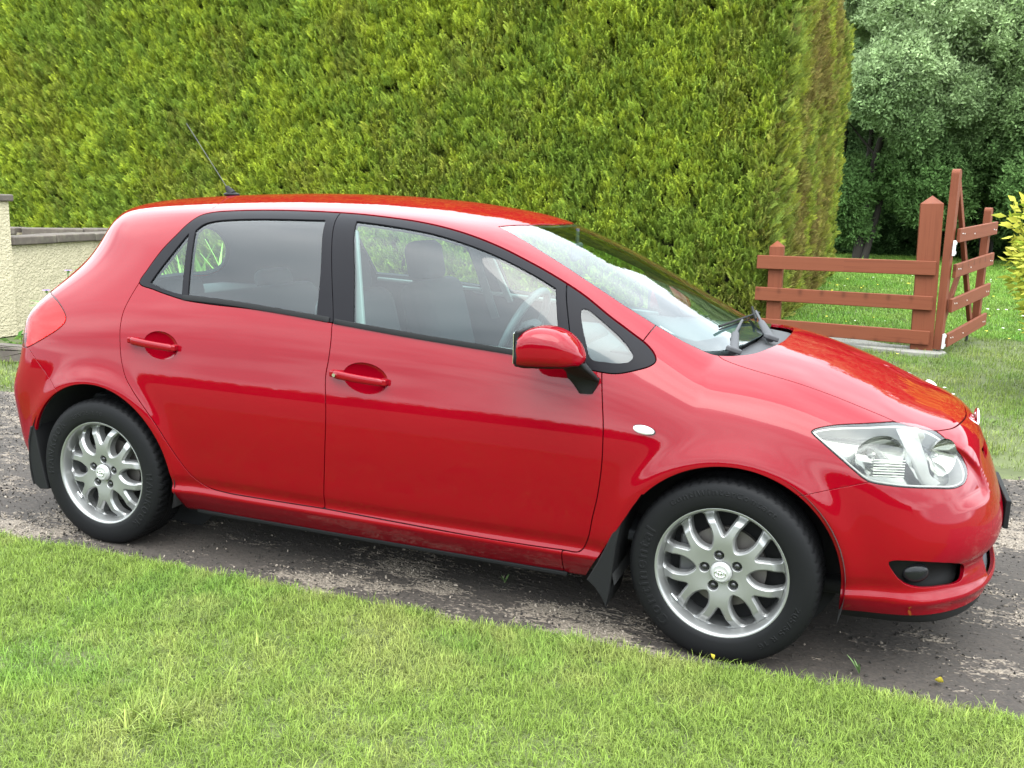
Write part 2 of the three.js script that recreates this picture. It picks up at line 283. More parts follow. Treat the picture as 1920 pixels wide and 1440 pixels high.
// --- stained timber: rail fence and gate
const grainTex = tex(256, 1024, (u, v, i, j) => { const n = fbm(u * 14, v * 3, 4, 131, 0), f = vnoise(u * 90, v * 6, 133), kn = Math.exp(-(((u - .5) ** 2) * 60 + ((v * 7 % 1) - .5) ** 2 * 90)) * .35, k = .72 + .38 * n + .16 * f - kn; return [k, k * (.96 + .05 * f), k * .97]; }, false);
const stain = new THREE.MeshPhysicalMaterial({ color: lin(.145, .044, .022), roughness: .6, specularIntensity: .3, side: THREE.DoubleSide, map: grainTex, bumpMap: grainTex, bumpScale: .002 });
function plank(w, h, d, along, ox = 0) {           // a board with softened edges, grain along its length
  const g = new RoundedBoxGeometry(w, h, d, 2, Math.min(.008, Math.min(w, h, d) * .2)), p = g.attributes.position, n = g.attributes.normal, u = g.attributes.uv;
  for (let i = 0; i < p.count; i++) { const v = [p.getX(i), p.getY(i), p.getZ(i)], L = v[along], a = [0, 1, 2].filter((k) => k !== along), m = [n.getX(i), n.getY(i), n.getZ(i)], c = Math.abs(m[a[0]]) > Math.abs(m[a[1]]) ? v[a[1]] : v[a[0]]; u.setXY(i, c / .35 + ox, L / 1.6 + ox * 1.7); }
  return g;
}
function capped(w, h, cap, d = w) {                // square post with a four-sided point
  const g = plank(w, h, d, 1).translate(0, h / 2, 0), c = new THREE.ConeGeometry(Math.SQRT1_2, cap, 4, 1).rotateY(Math.PI / 4).scale(w * .985, 1, d * .985).translate(0, h + cap / 2 - .004, 0);
  return merge([g, c.toNonIndexed()]);
}
{
  const f = thing('rail_fence', 'red-brown stained post and rail fence at the end of the hedge', 'fence', [0, 0, -7.2]);
  const small = part('post', capped(.155, 1.07, .065), stain, f); small.position.set(.635, 0, -.08); small.rotation.z = .025;
  const big = part('gate_post', capped(.225, 1.595, .085), stain, f); big.position.set(2.205, -.01, -.10); big.rotation.z = .032;
  const rails = [[.965, .985], [.612, .614], [.262, .243]];
  rails.forEach(([a, b], i) => { const w = 1.845, g = plank(w, .150, .042, 0, i * .37); const m = part('rail', g, stain, f); m.position.set(.412 + w / 2 + .006 * i, (a + b) / 2 - .075, .032); m.rotation.z = Math.atan2(b - a, w); });
  // bolts and nails
  const nail = new THREE.CylinderGeometry(.006, .006, .006, 8).rotateX(Math.PI / 2);
}
{
  const g = thing('field_gate', 'red-brown wooden gate standing open with an A-shaped brace', 'gate', [0, 0, 0]);
  const A = new THREE.Vector3(2.385, 0, -7.235), B = new THREE.Vector3(2.87, 0, -8.67), d = B.clone().sub(A), yaw = Math.atan2(-d.z, d.x), L = d.length(), rise = .105;
  const hinge = new THREE.Matrix4().makeRotationY(yaw).setPosition(A);
  const put = (name, geo, x, y, z, rz, mat = stain) => { const m = part(name, geo, mat, g); m.applyMatrix4(new THREE.Matrix4().multiplyMatrices(hinge, new THREE.Matrix4().compose(new THREE.Vector3(x, y, z), new THREE.Quaternion().setFromEuler(new THREE.Euler(0, 0, rz)), new THREE.Vector3(1, 1, 1)))); return m; };
  const lean = .03;
  const tip = (w, h) => { const s = new THREE.Shape(); s.moveTo(-w / 2, 0); s.lineTo(w / 2, 0); s.lineTo(w / 2, h - w / 2); s.absarc(0, h - w / 2, w / 2, 0, Math.PI, false); s.closePath(); return new THREE.ExtrudeGeometry(s, { depth: .07, bevelEnabled: true, bevelSize: .004, bevelThickness: .004, bevelSegments: 2, curveSegments: 10 }).translate(0, 0, -.035); };
  const uvFix = (q) => { const p = q.attributes.position, u = q.attributes.uv; for (let i = 0; i < p.count; i++) u.setXY(i, (p.getX(i) + p.getZ(i)) / .35, p.getY(i) / 1.6); return q; };
  put('hinge_stile', uvFix(tip(.095, 1.88)), .00, .055, -.02, lean * .6);
  put('end_stile', uvFix(tip(.085, 1.36)), L - .08, .20, -.02, lean * .4);
  [[1.331, 1.406], [.959, 1.050], [.593, .692], [.222, .339]].forEach(([a, b], i) => { const m = put('rail', plank(L + .02, .145, .036, 0, i * .41), L / 2 + .015, (a + b) / 2 - .0725, .055, Math.atan2(b - a, L)); for (const t of [.05, .10, .36, .90, .95]) { const q = part('bolt', new THREE.CylinderGeometry(.0075, .0075, .008, 8).rotateX(Math.PI / 2).translate((t - .5) * L, (t * 37 % 1 - .5) * .05, .020), std(lin(.7, .7, .68), .35, { metalness: .6 }), m); } });
  const bar = (name, p0, p1, w, z) => { const dx = p1[0] - p0[0], dy = p1[1] - p0[1], l = Math.hypot(dx, dy); return put(name, plank(w, l, .045, 1, .2), (p0[0] + p1[0]) / 2, (p0[1] + p1[1]) / 2, z, -Math.atan2(dx, dy)); };
  bar('brace', [.035, 1.80], [1.12, .28], .075, -.012); bar('brace', [.05, .14], [.66, .90], .07, -.055);
  const zinc = std(lin(.75, .76, .76), .35, { metalness: .6 });
  for (const y of [1.13, .15]) put('hinge', merge([new RoundedBoxGeometry(.05, .16, .02, 2, .004), new THREE.CylinderGeometry(.014, .014, .11, 10), new RoundedBoxGeometry(.09, .03, .012, 2, .003).translate(.03, .05, .0), new RoundedBoxGeometry(.09, .03, .012, 2, .003).translate(.03, -.05, 0)]), -.095, y, .055, 0, zinc);
  put('drop_bolt', new THREE.CylinderGeometry(.016, .016, .40, 10), L - .22, .20, -.06, 0, std(lin(.015, .015, .016), .5));
}
{
  const t = tex(256, 256, (u, v, i, j) => { const n = fbm(u * 8, v * 8, 5, 141, 8), k = .11 + .10 * n + .03 * hash2(i, j, 3); return [k * 1.02, k * .97, k * .86]; }, true);
  const P = new THREE.Shape([[1.2, -7.75], [1.55, -7.72], [1.9, -7.48], [2.38, -7.42], [2.44, -7.16], [2.36, -6.98], [2.05, -6.98], [1.70, -7.10], [1.25, -7.35]].map((p) => new THREE.Vector2(p[0], -p[1])));
  struct('concrete_footing', new THREE.ExtrudeGeometry(P, { depth: .04, bevelEnabled: true, bevelSize: .01, bevelThickness: .008, bevelSegments: 2 }).rotateX(-Math.PI / 2).translate(0, -.014, 0), std(lin(1, 1, 1), .95, { map: t }));
}

// --- rendered garden wall at the left
const renderTex = tex(1024, 1024, (u, v, i, j) => { const n = fbm(u * 12, v * 12, 4, 151, 12), k = .92 + .14 * n; return [.41 * k, .36 * k, .245 * k]; }, true);
const roughTex = tex(1024, 1024, (u, v, i, j) => { const n = fbm(u * 46, v * 62, 4, 153, 0), m = fbm(u * 120, v * 120, 2, 157, 0), k = sstep(.34, .68, n) * .75 + .25 * m; return [k, k, k]; });
const renderMat = std(lin(1, 1, 1), .9, { map: renderTex, bumpMap: roughTex, bumpScale: .007 });
const copeTex = tex(512, 256, (u, v, i, j) => { const n = fbm(u * 10, v * 10, 5, 161, 10), m = sstep(.55, .75, fbm(u * 22, v * 22, 3, 163, 22)), k = .045 + .06 * n + .015 * hash2(i, j, 4); return [k * (1 + .15 * m), k * (.80 + .2 * m), k * (.66 + .1 * m)]; }, true);
const copeMat = std(lin(1, 1, 1), .92, { map: copeTex, bumpMap: copeTex, bumpScale: .004 });
function wallRun(parent, a, b, h, t, y0 = 0) {
  const d = Math.hypot(b[0] - a[0], b[1] - a[1]), yaw = Math.atan2(-(b[1] - a[1]), b[0] - a[0]), m = new THREE.Matrix4().makeRotationY(yaw).setPosition((a[0] + b[0]) / 2, y0 + h / 2, (a[1] + b[1]) / 2);
  const nx = Math.max(2, Math.round(d / .04)), ny = Math.max(2, Math.round(h / .04)), g = new THREE.BoxGeometry(d, h, t, nx, ny, 1), p = g.attributes.position, n = g.attributes.normal, u = g.attributes.uv;
  for (let i = 0; i < p.count; i++) { const x = p.getX(i), y = p.getY(i), nz = n.getZ(i); if (Math.abs(nz) > .5 && Math.abs(x) < d / 2 - .01 && Math.abs(y) < h / 2 - .01) p.setZ(i, p.getZ(i) + nz * .014 * (fbm(x * 9 + 3, y * 11, 3, 171) - .5)); u.setXY(i, (Math.abs(n.getX(i)) > .5 ? p.getZ(i) : x) / 1.1, y / 1.1); }
  g.computeVertexNormals(); return [g.applyMatrix4(m), d, yaw];
}
{
  const w = thing('garden_wall', 'cream roughcast garden wall with a dark stone coping behind the tail', 'wall');
  const runs = [[[-6.53, -3.29], [-6.82, -5.2]], [[-11.4, -3.85], [-8.15, -5.0]], [[-8.15, -5.0], [-7.25, -6.05]]];
  for (const [a, b] of runs) {
    const [g, d, yaw] = wallRun(w, a, b, .93, .20); part('render', g, renderMat, w);
    const n = Math.max(1, Math.round(d / .62)), L = d / n;
    for (let i = 0; i < n; i++) { const t = (i + .5) / n, q = new RoundedBoxGeometry(L - .006, .085, .30, 2, .014), u = q.attributes.uv, p = q.attributes.position; for (let k = 0; k < p.count; k++) u.setXY(k, p.getX(k) + i * .3, p.getZ(k) + p.getY(k)); const m = part('coping_stone', q, copeMat, w); m.position.set(lerp(a[0], b[0], t), .945 + .004 * (i % 2), lerp(a[1], b[1], t)); m.rotation.y = yaw; }
  }
  const p = thing('wall_pillar', 'cream roughcast pillar with a flat cap at the left edge', 'pillar');
  const [g] = wallRun(p, [-7.05, -3.08], [-6.41, -3.08], 1.34, .45); part('shaft', g, renderMat, p);
  part('cap', new RoundedBoxGeometry(.71, .07, .53, 2, .016).translate(-6.73, 1.37, -3.08), copeMat, p);
}
// stone edging of the bed in front of the wall
{
  const r = rng(61);
  for (let i = 0; i < 7; i++) { const x = -6.6 + i * .46, L = .42 + .05 * r(), g = new RoundedBoxGeometry(L, .15, .18, 3, .03), p = g.attributes.position; for (let k = 0; k < p.count; k++) { p.setX(k, p.getX(k) + .015 * (hash2(k, i, 3) - .5)); p.setY(k, p.getY(k) + .014 * (hash2(k, i, 4) - .5)); } g.computeVertexNormals(); const u = g.attributes.uv; for (let k = 0; k < u.count; k++) u.setXY(k, u.getX(k) * .4 + i * .17, u.getY(k) * .3); const m = shade(new THREE.Mesh(g, copeMat)); m.name = numbered('edging_stone'); m.position.set(x, .055, -2.05 - .06 * i + .02 * r()); m.rotation.y = .12; tag(m, `weathered edging stone of the flower bed, ${['nearest the pillar', 'second', 'third', 'fourth', 'fifth', 'sixth', 'last and rightmost'][i]}${i && i < 6 ? ' from the pillar' : ''}`, 'stone', 'edging stones of the flower bed'); scene.add(m); }
}
// --- plants by the wall
const leafGreen = std(lin(.07, .15, .03), .7), stemGreen = std(lin(.10, .17, .05), .8), purple = std(lin(.23, .13, .36), .7);
function blade(L, w, bend, seg = 6) { const P = [], I = []; for (let i = 0; i <= seg; i++) { const t = i / seg, ww = w * Math.sin(Math.PI * Math.min(.97, .12 + .86 * t)) * .5, a = bend * t, y = L * t * Math.cos(a * .6), z = L * t * Math.sin(a * .6); P.push(-ww, y, z, 0, y, z - w * .12, ww, y, z); if (i) { const q = (i - 1) * 3; I.push(q, q + 1, q + 3, q + 1, q + 4, q + 3, q + 1, q + 2, q + 4, q + 2, q + 5, q + 4); } } return geoFrom(P, null, I, P.filter((_, i) => i % 3 < 2)); }
function flowerPlant(x, z, h, label, seed) {
  const r = rng(seed), t = thing('flowering_plant', label, 'plant', [x, 0, z], 'plants in the bed by the cream wall');
  part('stem', new THREE.TubeGeometry(new THREE.CatmullRomCurve3([new THREE.Vector3(0, 0, 0), new THREE.Vector3(.01, h * .5, .01), new THREE.Vector3(.03 * (r() - .5), h, .02)]), 12, .005, 6), stemGreen, t);
  for (let i = 0; i < 12; i++) { const m = part('leaf', blade(.13 + .09 * r(), .034, .9), leafGreen, t); m.position.y = h * (.08 + .78 * r()); m.rotation.set(.55 + .5 * r(), r() * 6.283, 0, 'YXZ'); }
  const f = part('flower', merge([...Array(11)].map((_, i) => xf(blade(.034, .013, .5, 3), { r: [1.1, 0, 0] }).rotateY(i / 11 * 6.283))), purple, t); f.position.set(.0, h, .02);
  part('bud', new THREE.SphereGeometry(.011, 10, 8).scale(1, 1.3, 1).translate(0, -.008, 0), stemGreen, f);
}
const BED = 'purple flower on a leafy stem by the cream wall, ';
flowerPlant(-5.05, -2.45, .60, BED + 'lowest and leftmost', 71);
flowerPlant(-4.84, -2.5, .78, BED + 'second from left', 72);
flowerPlant(-4.62, -2.6, .86, BED + 'third from left', 73);
flowerPlant(-4.50, -2.5, .90, BED + 'nearest the car roof', 74);
{
  const r = rng(77), list = []; for (let i = 0; i < 700; i++) { const x = lerp(-5.45, -3.4, r()), z = lerp(-3.0, -2.3, r()), h = .04 + .36 * r() * sstep(-5.5, -4.7, x); list.push([x, h, z, (r() - .5), .8, (r() - .2), .55 + .5 * r(), .07 + .06 * r(), .14 + .08 * r(), .035]); }
  const t = thing('bed_plants', 'low leafy green plants filling the flower bed behind the bumper', 'plants'); t.userData.kind = 'stuff';
  foliage(t, [leafBunch(5, 9, .085, .035)], list);
  const s = thing('sword_leaf_plant', 'bright green clump of sword-shaped leaves seen through the rear window', 'plant', [-4.0, 0, -3.3]);
  const mat = std(lin(.26, .40, .06), .6);
  for (let i = 0; i < 60; i++) { const m = part('leaf', blade(.80 + .36 * r(), .042, .25 + .5 * r()), mat, s); m.position.set((r() - .5) * 1.15, 0, (r() - .5) * .6); m.rotation.set(0, r() * 6.283, (r() - .5) * .35, 'YXZ'); }
}

// --- trees behind the lawn
function leafBunch(seed, n, L, w) {
  const r = rng(seed), P = [], C = [], I = [];
  for (let i = 0; i < n; i++) {
    const d = new THREE.Vector3(r() - .5, r() - .25, r() - .5).normalize(), s = new THREE.Vector3(r() - .5, r() - .5, r() - .5).cross(d).normalize(), o = new THREE.Vector3(r() - .5, r() - .5, r() - .5).multiplyScalar(L * 2.2), l = L * (.7 + .6 * r()), k = .82 + .36 * r(), i0 = P.length / 3, u = d.clone().cross(s).multiplyScalar(w * .22);
    const q = [[0, 0], [.42, .5], [.42, -.5], [1, 0]]; q.forEach(([a, b]) => { P.push(o.x + d.x * l * a + s.x * w * b + u.x * Math.abs(b), o.y + d.y * l * a + s.y * w * b + u.y * Math.abs(b), o.z + d.z * l * a + s.z * w * b + u.z * Math.abs(b)); C.push(k, k, k); });
    I.push(i0, i0 + 1, i0 + 3, i0, i0 + 3, i0 + 2);
  }
  return geoFrom(P, null, I, null, C);
}
function limb(a, b, r0, r1) { const d = b.clone().sub(a), l = d.length(); return new THREE.CylinderGeometry(r1, r0, l, 8).applyMatrix4(new THREE.Matrix4().compose(a.clone().add(b).multiplyScalar(.5), new THREE.Quaternion().setFromUnitVectors(new THREE.Vector3(0, 1, 0), d.normalize()), new THREE.Vector3(1, 1, 1))); }
const bunches = [leafBunch(21, 26, .066, .031), leafBunch(22, 26, .070, .033), leafBunch(23, 24, .074, .034)];
function tree(x, z, h, rad, low, colTop, colLow, label, seed, n) {
  const r = rng(seed), t = thing('broadleaf_tree', label, 'tree', [x, 0, z], undefined), L = [];
  const stems = 2 + Math.floor(r() * 2), V = (a, b, c) => new THREE.Vector3(a, b, c), bits = [];
  for (let s = 0; s < stems; s++) {
    let p = V((r() - .5) * .5, 0, (r() - .5) * .4), dir = V((r() - .5) * .5, 1, (r() - .5) * .4), w = .11 + .05 * r();
    for (let k = 0; k < 5; k++) { const q = p.clone().addScaledVector(dir, h * .16); bits.push(limb(p, q, w, w * .8)); if (k > 0) for (let m = 0; m < 2; m++) bits.push(limb(q, q.clone().add(V((r() - .5) * rad * 1.3, h * .09 * (.5 + r()), (r() - .5) * rad * 1.3)), w * .4, w * .12)); p = q; w *= .78; dir.x += (r() - .5) * .35; dir.z += (r() - .5) * .35; }
  }
  part('trunk', merge(bits), barkMat, t);
  // lobes of foliage at the ends of the limbs
  const lobes = []; for (let k = 0; k < 34; k++) { const y = low + (h - low) * Math.pow(r(), .8), f = Math.sqrt(Math.max(.12, 1 - Math.pow((y - (low + h) / 2) / ((h - low) / 2 + .3), 2))), a = r() * 6.283, d = rad * f * (.45 + .5 * r()); lobes.push([Math.cos(a) * d, y, Math.sin(a) * d, rad * (.26 + .26 * r())]); }
  for (let i = 0; i < n; i++) {
    const l = lobes[Math.floor(r() * lobes.length)], a = r() * 6.283, c = r() * 2 - 1, q = Math.sqrt(1 - c * c), rr = l[3] * (.55 + .45 * Math.cbrt(r())) * (.8 + .5 * vnoise(a * 2 + l[0], c * 3 + l[1], 7));
    const px = l[0] + Math.cos(a) * q * rr, py = l[1] + c * rr * .85, pz = l[2] + Math.sin(a) * q * rr; if (py < .3) continue;
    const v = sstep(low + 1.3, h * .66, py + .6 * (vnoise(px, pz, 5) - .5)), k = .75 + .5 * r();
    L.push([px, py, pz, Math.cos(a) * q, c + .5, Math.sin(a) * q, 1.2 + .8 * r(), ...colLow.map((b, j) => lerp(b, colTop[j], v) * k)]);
  }
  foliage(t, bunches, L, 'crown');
}
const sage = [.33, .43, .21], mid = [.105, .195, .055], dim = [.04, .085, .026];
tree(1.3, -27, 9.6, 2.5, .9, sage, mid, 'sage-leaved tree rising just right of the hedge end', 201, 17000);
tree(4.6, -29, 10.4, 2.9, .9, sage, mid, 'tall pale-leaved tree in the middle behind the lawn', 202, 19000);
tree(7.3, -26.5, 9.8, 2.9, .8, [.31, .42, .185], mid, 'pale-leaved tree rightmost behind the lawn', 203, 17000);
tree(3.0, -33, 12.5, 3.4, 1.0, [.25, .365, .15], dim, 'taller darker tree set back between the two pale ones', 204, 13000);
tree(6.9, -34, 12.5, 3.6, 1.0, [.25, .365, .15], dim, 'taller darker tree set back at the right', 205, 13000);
{
  const w = thing('woodland', 'dark dense wood and undergrowth closing the view behind the trees', 'wood'); w.userData.kind = 'stuff';
  part('thicket', new THREE.BoxGeometry(46, 13, 3, 1, 1, 1).translate(8, 6.5, -42), std(lin(.012, .018, .008), 1), w);
  const r = rng(221), list = []; for (let i = 0; i < 22000; i++) { const x = lerp(-3, 15, r()), low = r() < .45, y = low ? 2.6 * r() * r() : 14 * r(), z = low ? -30 - 5 * r() : -38 - 2 * r(), k = .6 + .7 * r(); list.push([x, y + .1, z, r() - .5, .6, 1, low ? 1.1 + .7 * r() : 2.6, .045 * k, .095 * k, .026 * k]); }
  foliage(w, bunches, list, 'leaves');
  for (let i = 0; i < 9; i++) { const x = -.5 + i * 1.35 + r(); part('trunk', limb(new THREE.Vector3(x, 0, -31.5 - 2 * r()), new THREE.Vector3(x + (r() - .5) * 1.2, 7, -32), .12 + .06 * r(), .05), barkMat, w); }
}
// --- golden shrub reaching in at the right edge
{
  const t = thing('golden_shrub', 'yellow-green shrub with pointed leaves at the right edge', 'shrub', [3.46, 0, -5.0]), r = rng(231), L = [];
  part('stem', merge([0, 1, 2, 3].map((i) => limb(new THREE.Vector3(0, 0, 0), new THREE.Vector3(.35 * Math.cos(i * 1.6), 1.2, .35 * Math.sin(i * 1.6)), .022, .008))), barkMat, t);
  for (let i = 0; i < 2300; i++) { const a = r() * 6.283, y = .45 + 1.75 * r(), k = Math.sin(Math.PI * Math.min(1, (y - .15) / 2.2)), d = .68 * k * Math.pow(r(), .35) * (.8 + .4 * vnoise(a * 2, y * 4, 9)), c = .7 + .5 * r(), u = r(); L.push([Math.cos(a) * d, y, Math.sin(a) * d, Math.cos(a), .35, Math.sin(a), .9 + .5 * r(), lerp(.22, .58, u) * c, lerp(.30, .54, u) * c, lerp(.03, .09, u) * c]); }
  foliage(t, [leafBunch(31, 7, .075, .034), leafBunch(32, 7, .08, .036)], L, 'leaves');
}
// --- small things lying about
{
  const yellow = std(lin(.62, .50, .05), .7);
  const leaf = (x, z, y, label, s) => { const m = shade(new THREE.Mesh(blade(.030 * s, .018 * s, .8, 4), yellow)); m.name = numbered('fallen_leaf'); m.position.set(x, y, z); m.rotation.set(1.25, s * 2, 0); tag(m, label, 'leaf', 'fallen leaves'); scene.add(m); };
  leaf(1.30, .93, .055, 'small yellow leaf caught in the grass below the front wheel', 1.1);
  leaf(1.99, .70, .006, 'small yellow leaf lying on the drive under the front bumper', 1.5);
  const r = rng(241);
  const weed = (x, z, h, label) => { const t = thing('weed', label, 'weed', [x, 0, z]); for (let i = 0; i < 6; i++) { const m = part('leaf', blade(h * (.5 + .5 * r()), .008, .5, 4), stemGreen, t); m.rotation.set(.15 + .5 * r(), r() * 6.283, 0, 'YXZ'); } };
  weed(.42, .53, .05, 'tiny weed growing out of the drive below the front door');
  weed(1.75, .74, .07, 'single grass sprout growing in the drive by the lawn edge');
}
// ================================================================ THE CAR
// The car's frame is the scene's: x forward, y up, z towards the viewer; the wheels stand on y = 0.
const car = thing('hatchback_car', 'glossy red five-door hatchback parked side-on on the worn dark driveway', 'car');

function spline(xs, ys) {
  const n = xs.length, m = [];
  for (let i = 0; i < n; i++) {
    if (i === 0) m.push((ys[1] - ys[0]) / (xs[1] - xs[0]));
    else if (i === n - 1) m.push((ys[n - 1] - ys[n - 2]) / (xs[n - 1] - xs[n - 2]));
    else { const h0 = xs[i] - xs[i - 1], h1 = xs[i + 1] - xs[i]; m.push((((ys[i] - ys[i - 1]) / h0) * h1 + ((ys[i + 1] - ys[i]) / h1) * h0) / (h0 + h1)); }
  }
  return (x) => {
    if (x <= xs[0]) return ys[0] + m[0] * (x - xs[0]);
    if (x >= xs[n - 1]) return ys[n - 1] + m[n - 1] * (x - xs[n - 1]);
    let i = 0; while (x > xs[i + 1]) i++;
    const h = xs[i + 1] - xs[i], t = (x - xs[i]) / h, t2 = t * t, t3 = t2 * t;
    return (2 * t3 - 3 * t2 + 1) * ys[i] + (t3 - 2 * t2 + t) * h * m[i] + (3 * t2 - 2 * t3) * ys[i + 1] + (t3 - t2) * h * m[i + 1];
  };
}
const smax = (a, b, k) => (a + b + Math.sqrt((a - b) * (a - b) + k * k)) / 2;

// --- the body's outer skin as a smooth implicit surface
const profS = spline([.14, .20, .26, .285, .31, .36, .45, .60, .72, .82, .92, 1.0, 1.1, 1.25, 1.40, 1.52], [.7362, .7836, .8335, .8475, .8385, .8505, .8620, .8750, .8750, .8620, .8470, .8265, .7852, .7136, .6337, .5649]);
const roofS = spline([-2.0, -1.72, -1.4, -1.0, -.6, -.2, .1, .35, .6, .9, 1.2], [1.401, 1.4497, 1.4683, 1.49, 1.5009, 1.4942, 1.4718, 1.4318, 1.3427, 1.1978, 1.0426]);
const hoodS = spline([1.0, 1.2, 1.45, 1.7, 1.9, 2.05, 2.15], [1.0354, 1.0386, 1.0058, .9296, .8517, .8073, .7629]);
const noseS = spline([.15, .22, .32, .45, .58, .68, .78], [2.1588, 2.1703, 2.1735, 2.1958, 2.1656, 2.136, 2.1241]);
const tailS = spline([.2, .35, .5, .62, .75, .88, 1.0, 1.2, 1.4], [1.9187, 1.9722, 1.9957, 2.0044, 1.9579, 1.9323, 1.9061, 1.7431, 1.6103]);
const ARCH_F = { x: 1.306, y: .31, r: .364 }, ARCH_R = { x: -1.298, y: .317, r: .378 };
const RIDGE = [[1.924, .777], [1.971, .751], [2.045, .684], [2.087, .619], [2.111, .562]];
function sideW(x, y) {
  const up = sstep(.8, 1.25, y);
  let w = profS(y);
  if (x > .1) { const d = x - .1; w -= (.010 + .055 * up) * d * d; }
  if (x < -.5) { const d = -.5 - x; w -= (.018 + .060 * up) * d * d; }
  for (const a of [ARCH_F, ARCH_R]) { const r = Math.hypot(x - a.x, y - .31); w += .019 * Math.exp(-(((r - a.r - .006) / .055) ** 2)) * sstep(.1, .35, y); }
  return w;
}
function detail(x, y, az) {            // small recesses and lips pressed into the front bumper
  if (x < 1.6) return 0;
  let d = 0;
  if (az > .2 && y < .80) {
    // the hollow between headlamp and nose ridge, with a shelf under it
    const rx = y > .562 ? ridgeX(y) : 2.111, g = rx - x;
    if (y > .555 && g > 0) d += .017 * sstep(-.004, .034, g) * (1 - sstep(.035, .15, g)) * sstep(.556, .600, y) * (1 - sstep(.70, .79, y));
  }
  // groove running out of the fog lamp opening, and the lip under it
  d += .020 * Math.exp(-(((y - .355) / .030) ** 2)) * sstep(1.86, 2.0, x);
  d -= .016 * Math.exp(-(((y - .272) / .022) ** 2)) * sstep(1.78, 1.95, x);
  return d;
}
const ridgeInv = spline(RIDGE.map((p) => p[1]).reverse(), RIDGE.map((p) => p[0]).reverse());
const ridgeX = (y) => ridgeInv(Math.min(.79, Math.max(.55, y)));
function skin(x, y, z) {
  const az = Math.sqrt(z * z + 1e-6), z2 = az * az, z4 = z2 * z2;
  const top = smax(roofS(x) - .19 * z2, hoodS(x) - .15 * z2 - .03 * z4, .012);
  let f = smax(az - sideW(x, y), (y - top) * .93, (.085 + .015 * sstep(.8, 1.2, x)));
  f = smax(f, x - (noseS(y) - .16 * z2 - .52 * z4), .10);
  f = smax(f, -x - (tailS(y) - .12 * z2 - (.22 + 1.3 * sstep(.9, 1.3, y)) * z4), .07);
  return smax(f, .17 - y, .02) + detail(x, y, az);
}
function skinNormal(x, y, z) {
  const e = 1.5e-3, a = skin(x + e, y, z) - skin(x - e, y, z), b = skin(x, y + e, z) - skin(x, y - e, z), c = skin(x, y, z + e) - skin(x, y, z - e), n = Math.hypot(a, b, c) || 1;
  return [a / n, b / n, c / n];
}
// distance at which a ray from inside leaves the skin
function leave(ox, oy, oz, dx, dy, dz, hi = 1.7) {
  let a = .05, b = a, fa = skin(ox + dx * a, oy + dy * a, oz + dz * a), fb = fa;
  while (b < hi && fb < 0) { a = b; fa = fb; b += .12; fb = skin(ox + dx * b, oy + dy * b, oz + dz * b); }
  for (let i = 0; i < 9; i++) {
    const m = i % 3 === 2 ? (a + b) / 2 : a + (b - a) * Math.min(.98, Math.max(.02, -fa / (fb - fa)));
    const fm = skin(ox + dx * m, oy + dy * m, oz + dz * m);
    if (Math.abs(fm) < 2e-6) return m;
    if (fm < 0) { a = m; fa = fm; } else { b = m; fb = fm; }
  }
  return a + (b - a) * (-fa / (fb - fa));
}
// point of the skin at side-view position (x, y), on the viewer's side
function onSide(x, y) { let a = 0, b = 1.2; for (let i = 0; i < 40; i++) { const m = (a + b) / 2; if (skin(x, y, m) < 0) a = m; else b = m; } return a; }

const XE = 1.45;
const axisY = (x) => .75 - .2 * sstep(.8, 1.4, x);
function makeGrid(step) {
  const cols = [];                                     // [x0, phi]
  const nf = Math.round(1.15 / step), nm = Math.round(2 * XE / step);
  for (let i = 0; i < nf; i++) cols.push([-XE, -Math.PI / 2 * (1 - i / nf)]);
  for (let i = 0; i <= nm; i++) cols.push([-XE + 2 * XE * i / nm, 0]);
  for (let i = 1; i <= nf; i++) cols.push([XE, Math.PI / 2 * i / nf]);
  const t0 = -42 * Math.PI / 180, t1 = Math.PI / 2, nt = Math.round(2.15 / step), C = cols.length, T = nt + 1;
  const pos = new Float32Array(C * T * 3), nrm = new Float32Array(C * T * 3);
  for (let c = 0; c < C; c++) for (let t = 0; t < T; t++) {
    const th = t0 + (t1 - t0) * t / nt, [x0, ph] = cols[c], y0 = axisY(x0);
    let ct = Math.cos(th); if (t === nt) ct = 0;
    const dx = ct * Math.sin(ph), dy = Math.sin(th), dz = c === 0 || c === C - 1 ? 0 : ct * Math.cos(ph);
    const r = leave(x0, y0, 0, dx, dy, dz), p = [x0 + dx * r, y0 + dy * r, dz * r], n = skinNormal(...p), k = (c * T + t) * 3;
    if (dz === 0) n[2] = 0;
    pos.set(p, k); nrm.set(n, k);
  }
  return { C, T, pos, nrm };
}
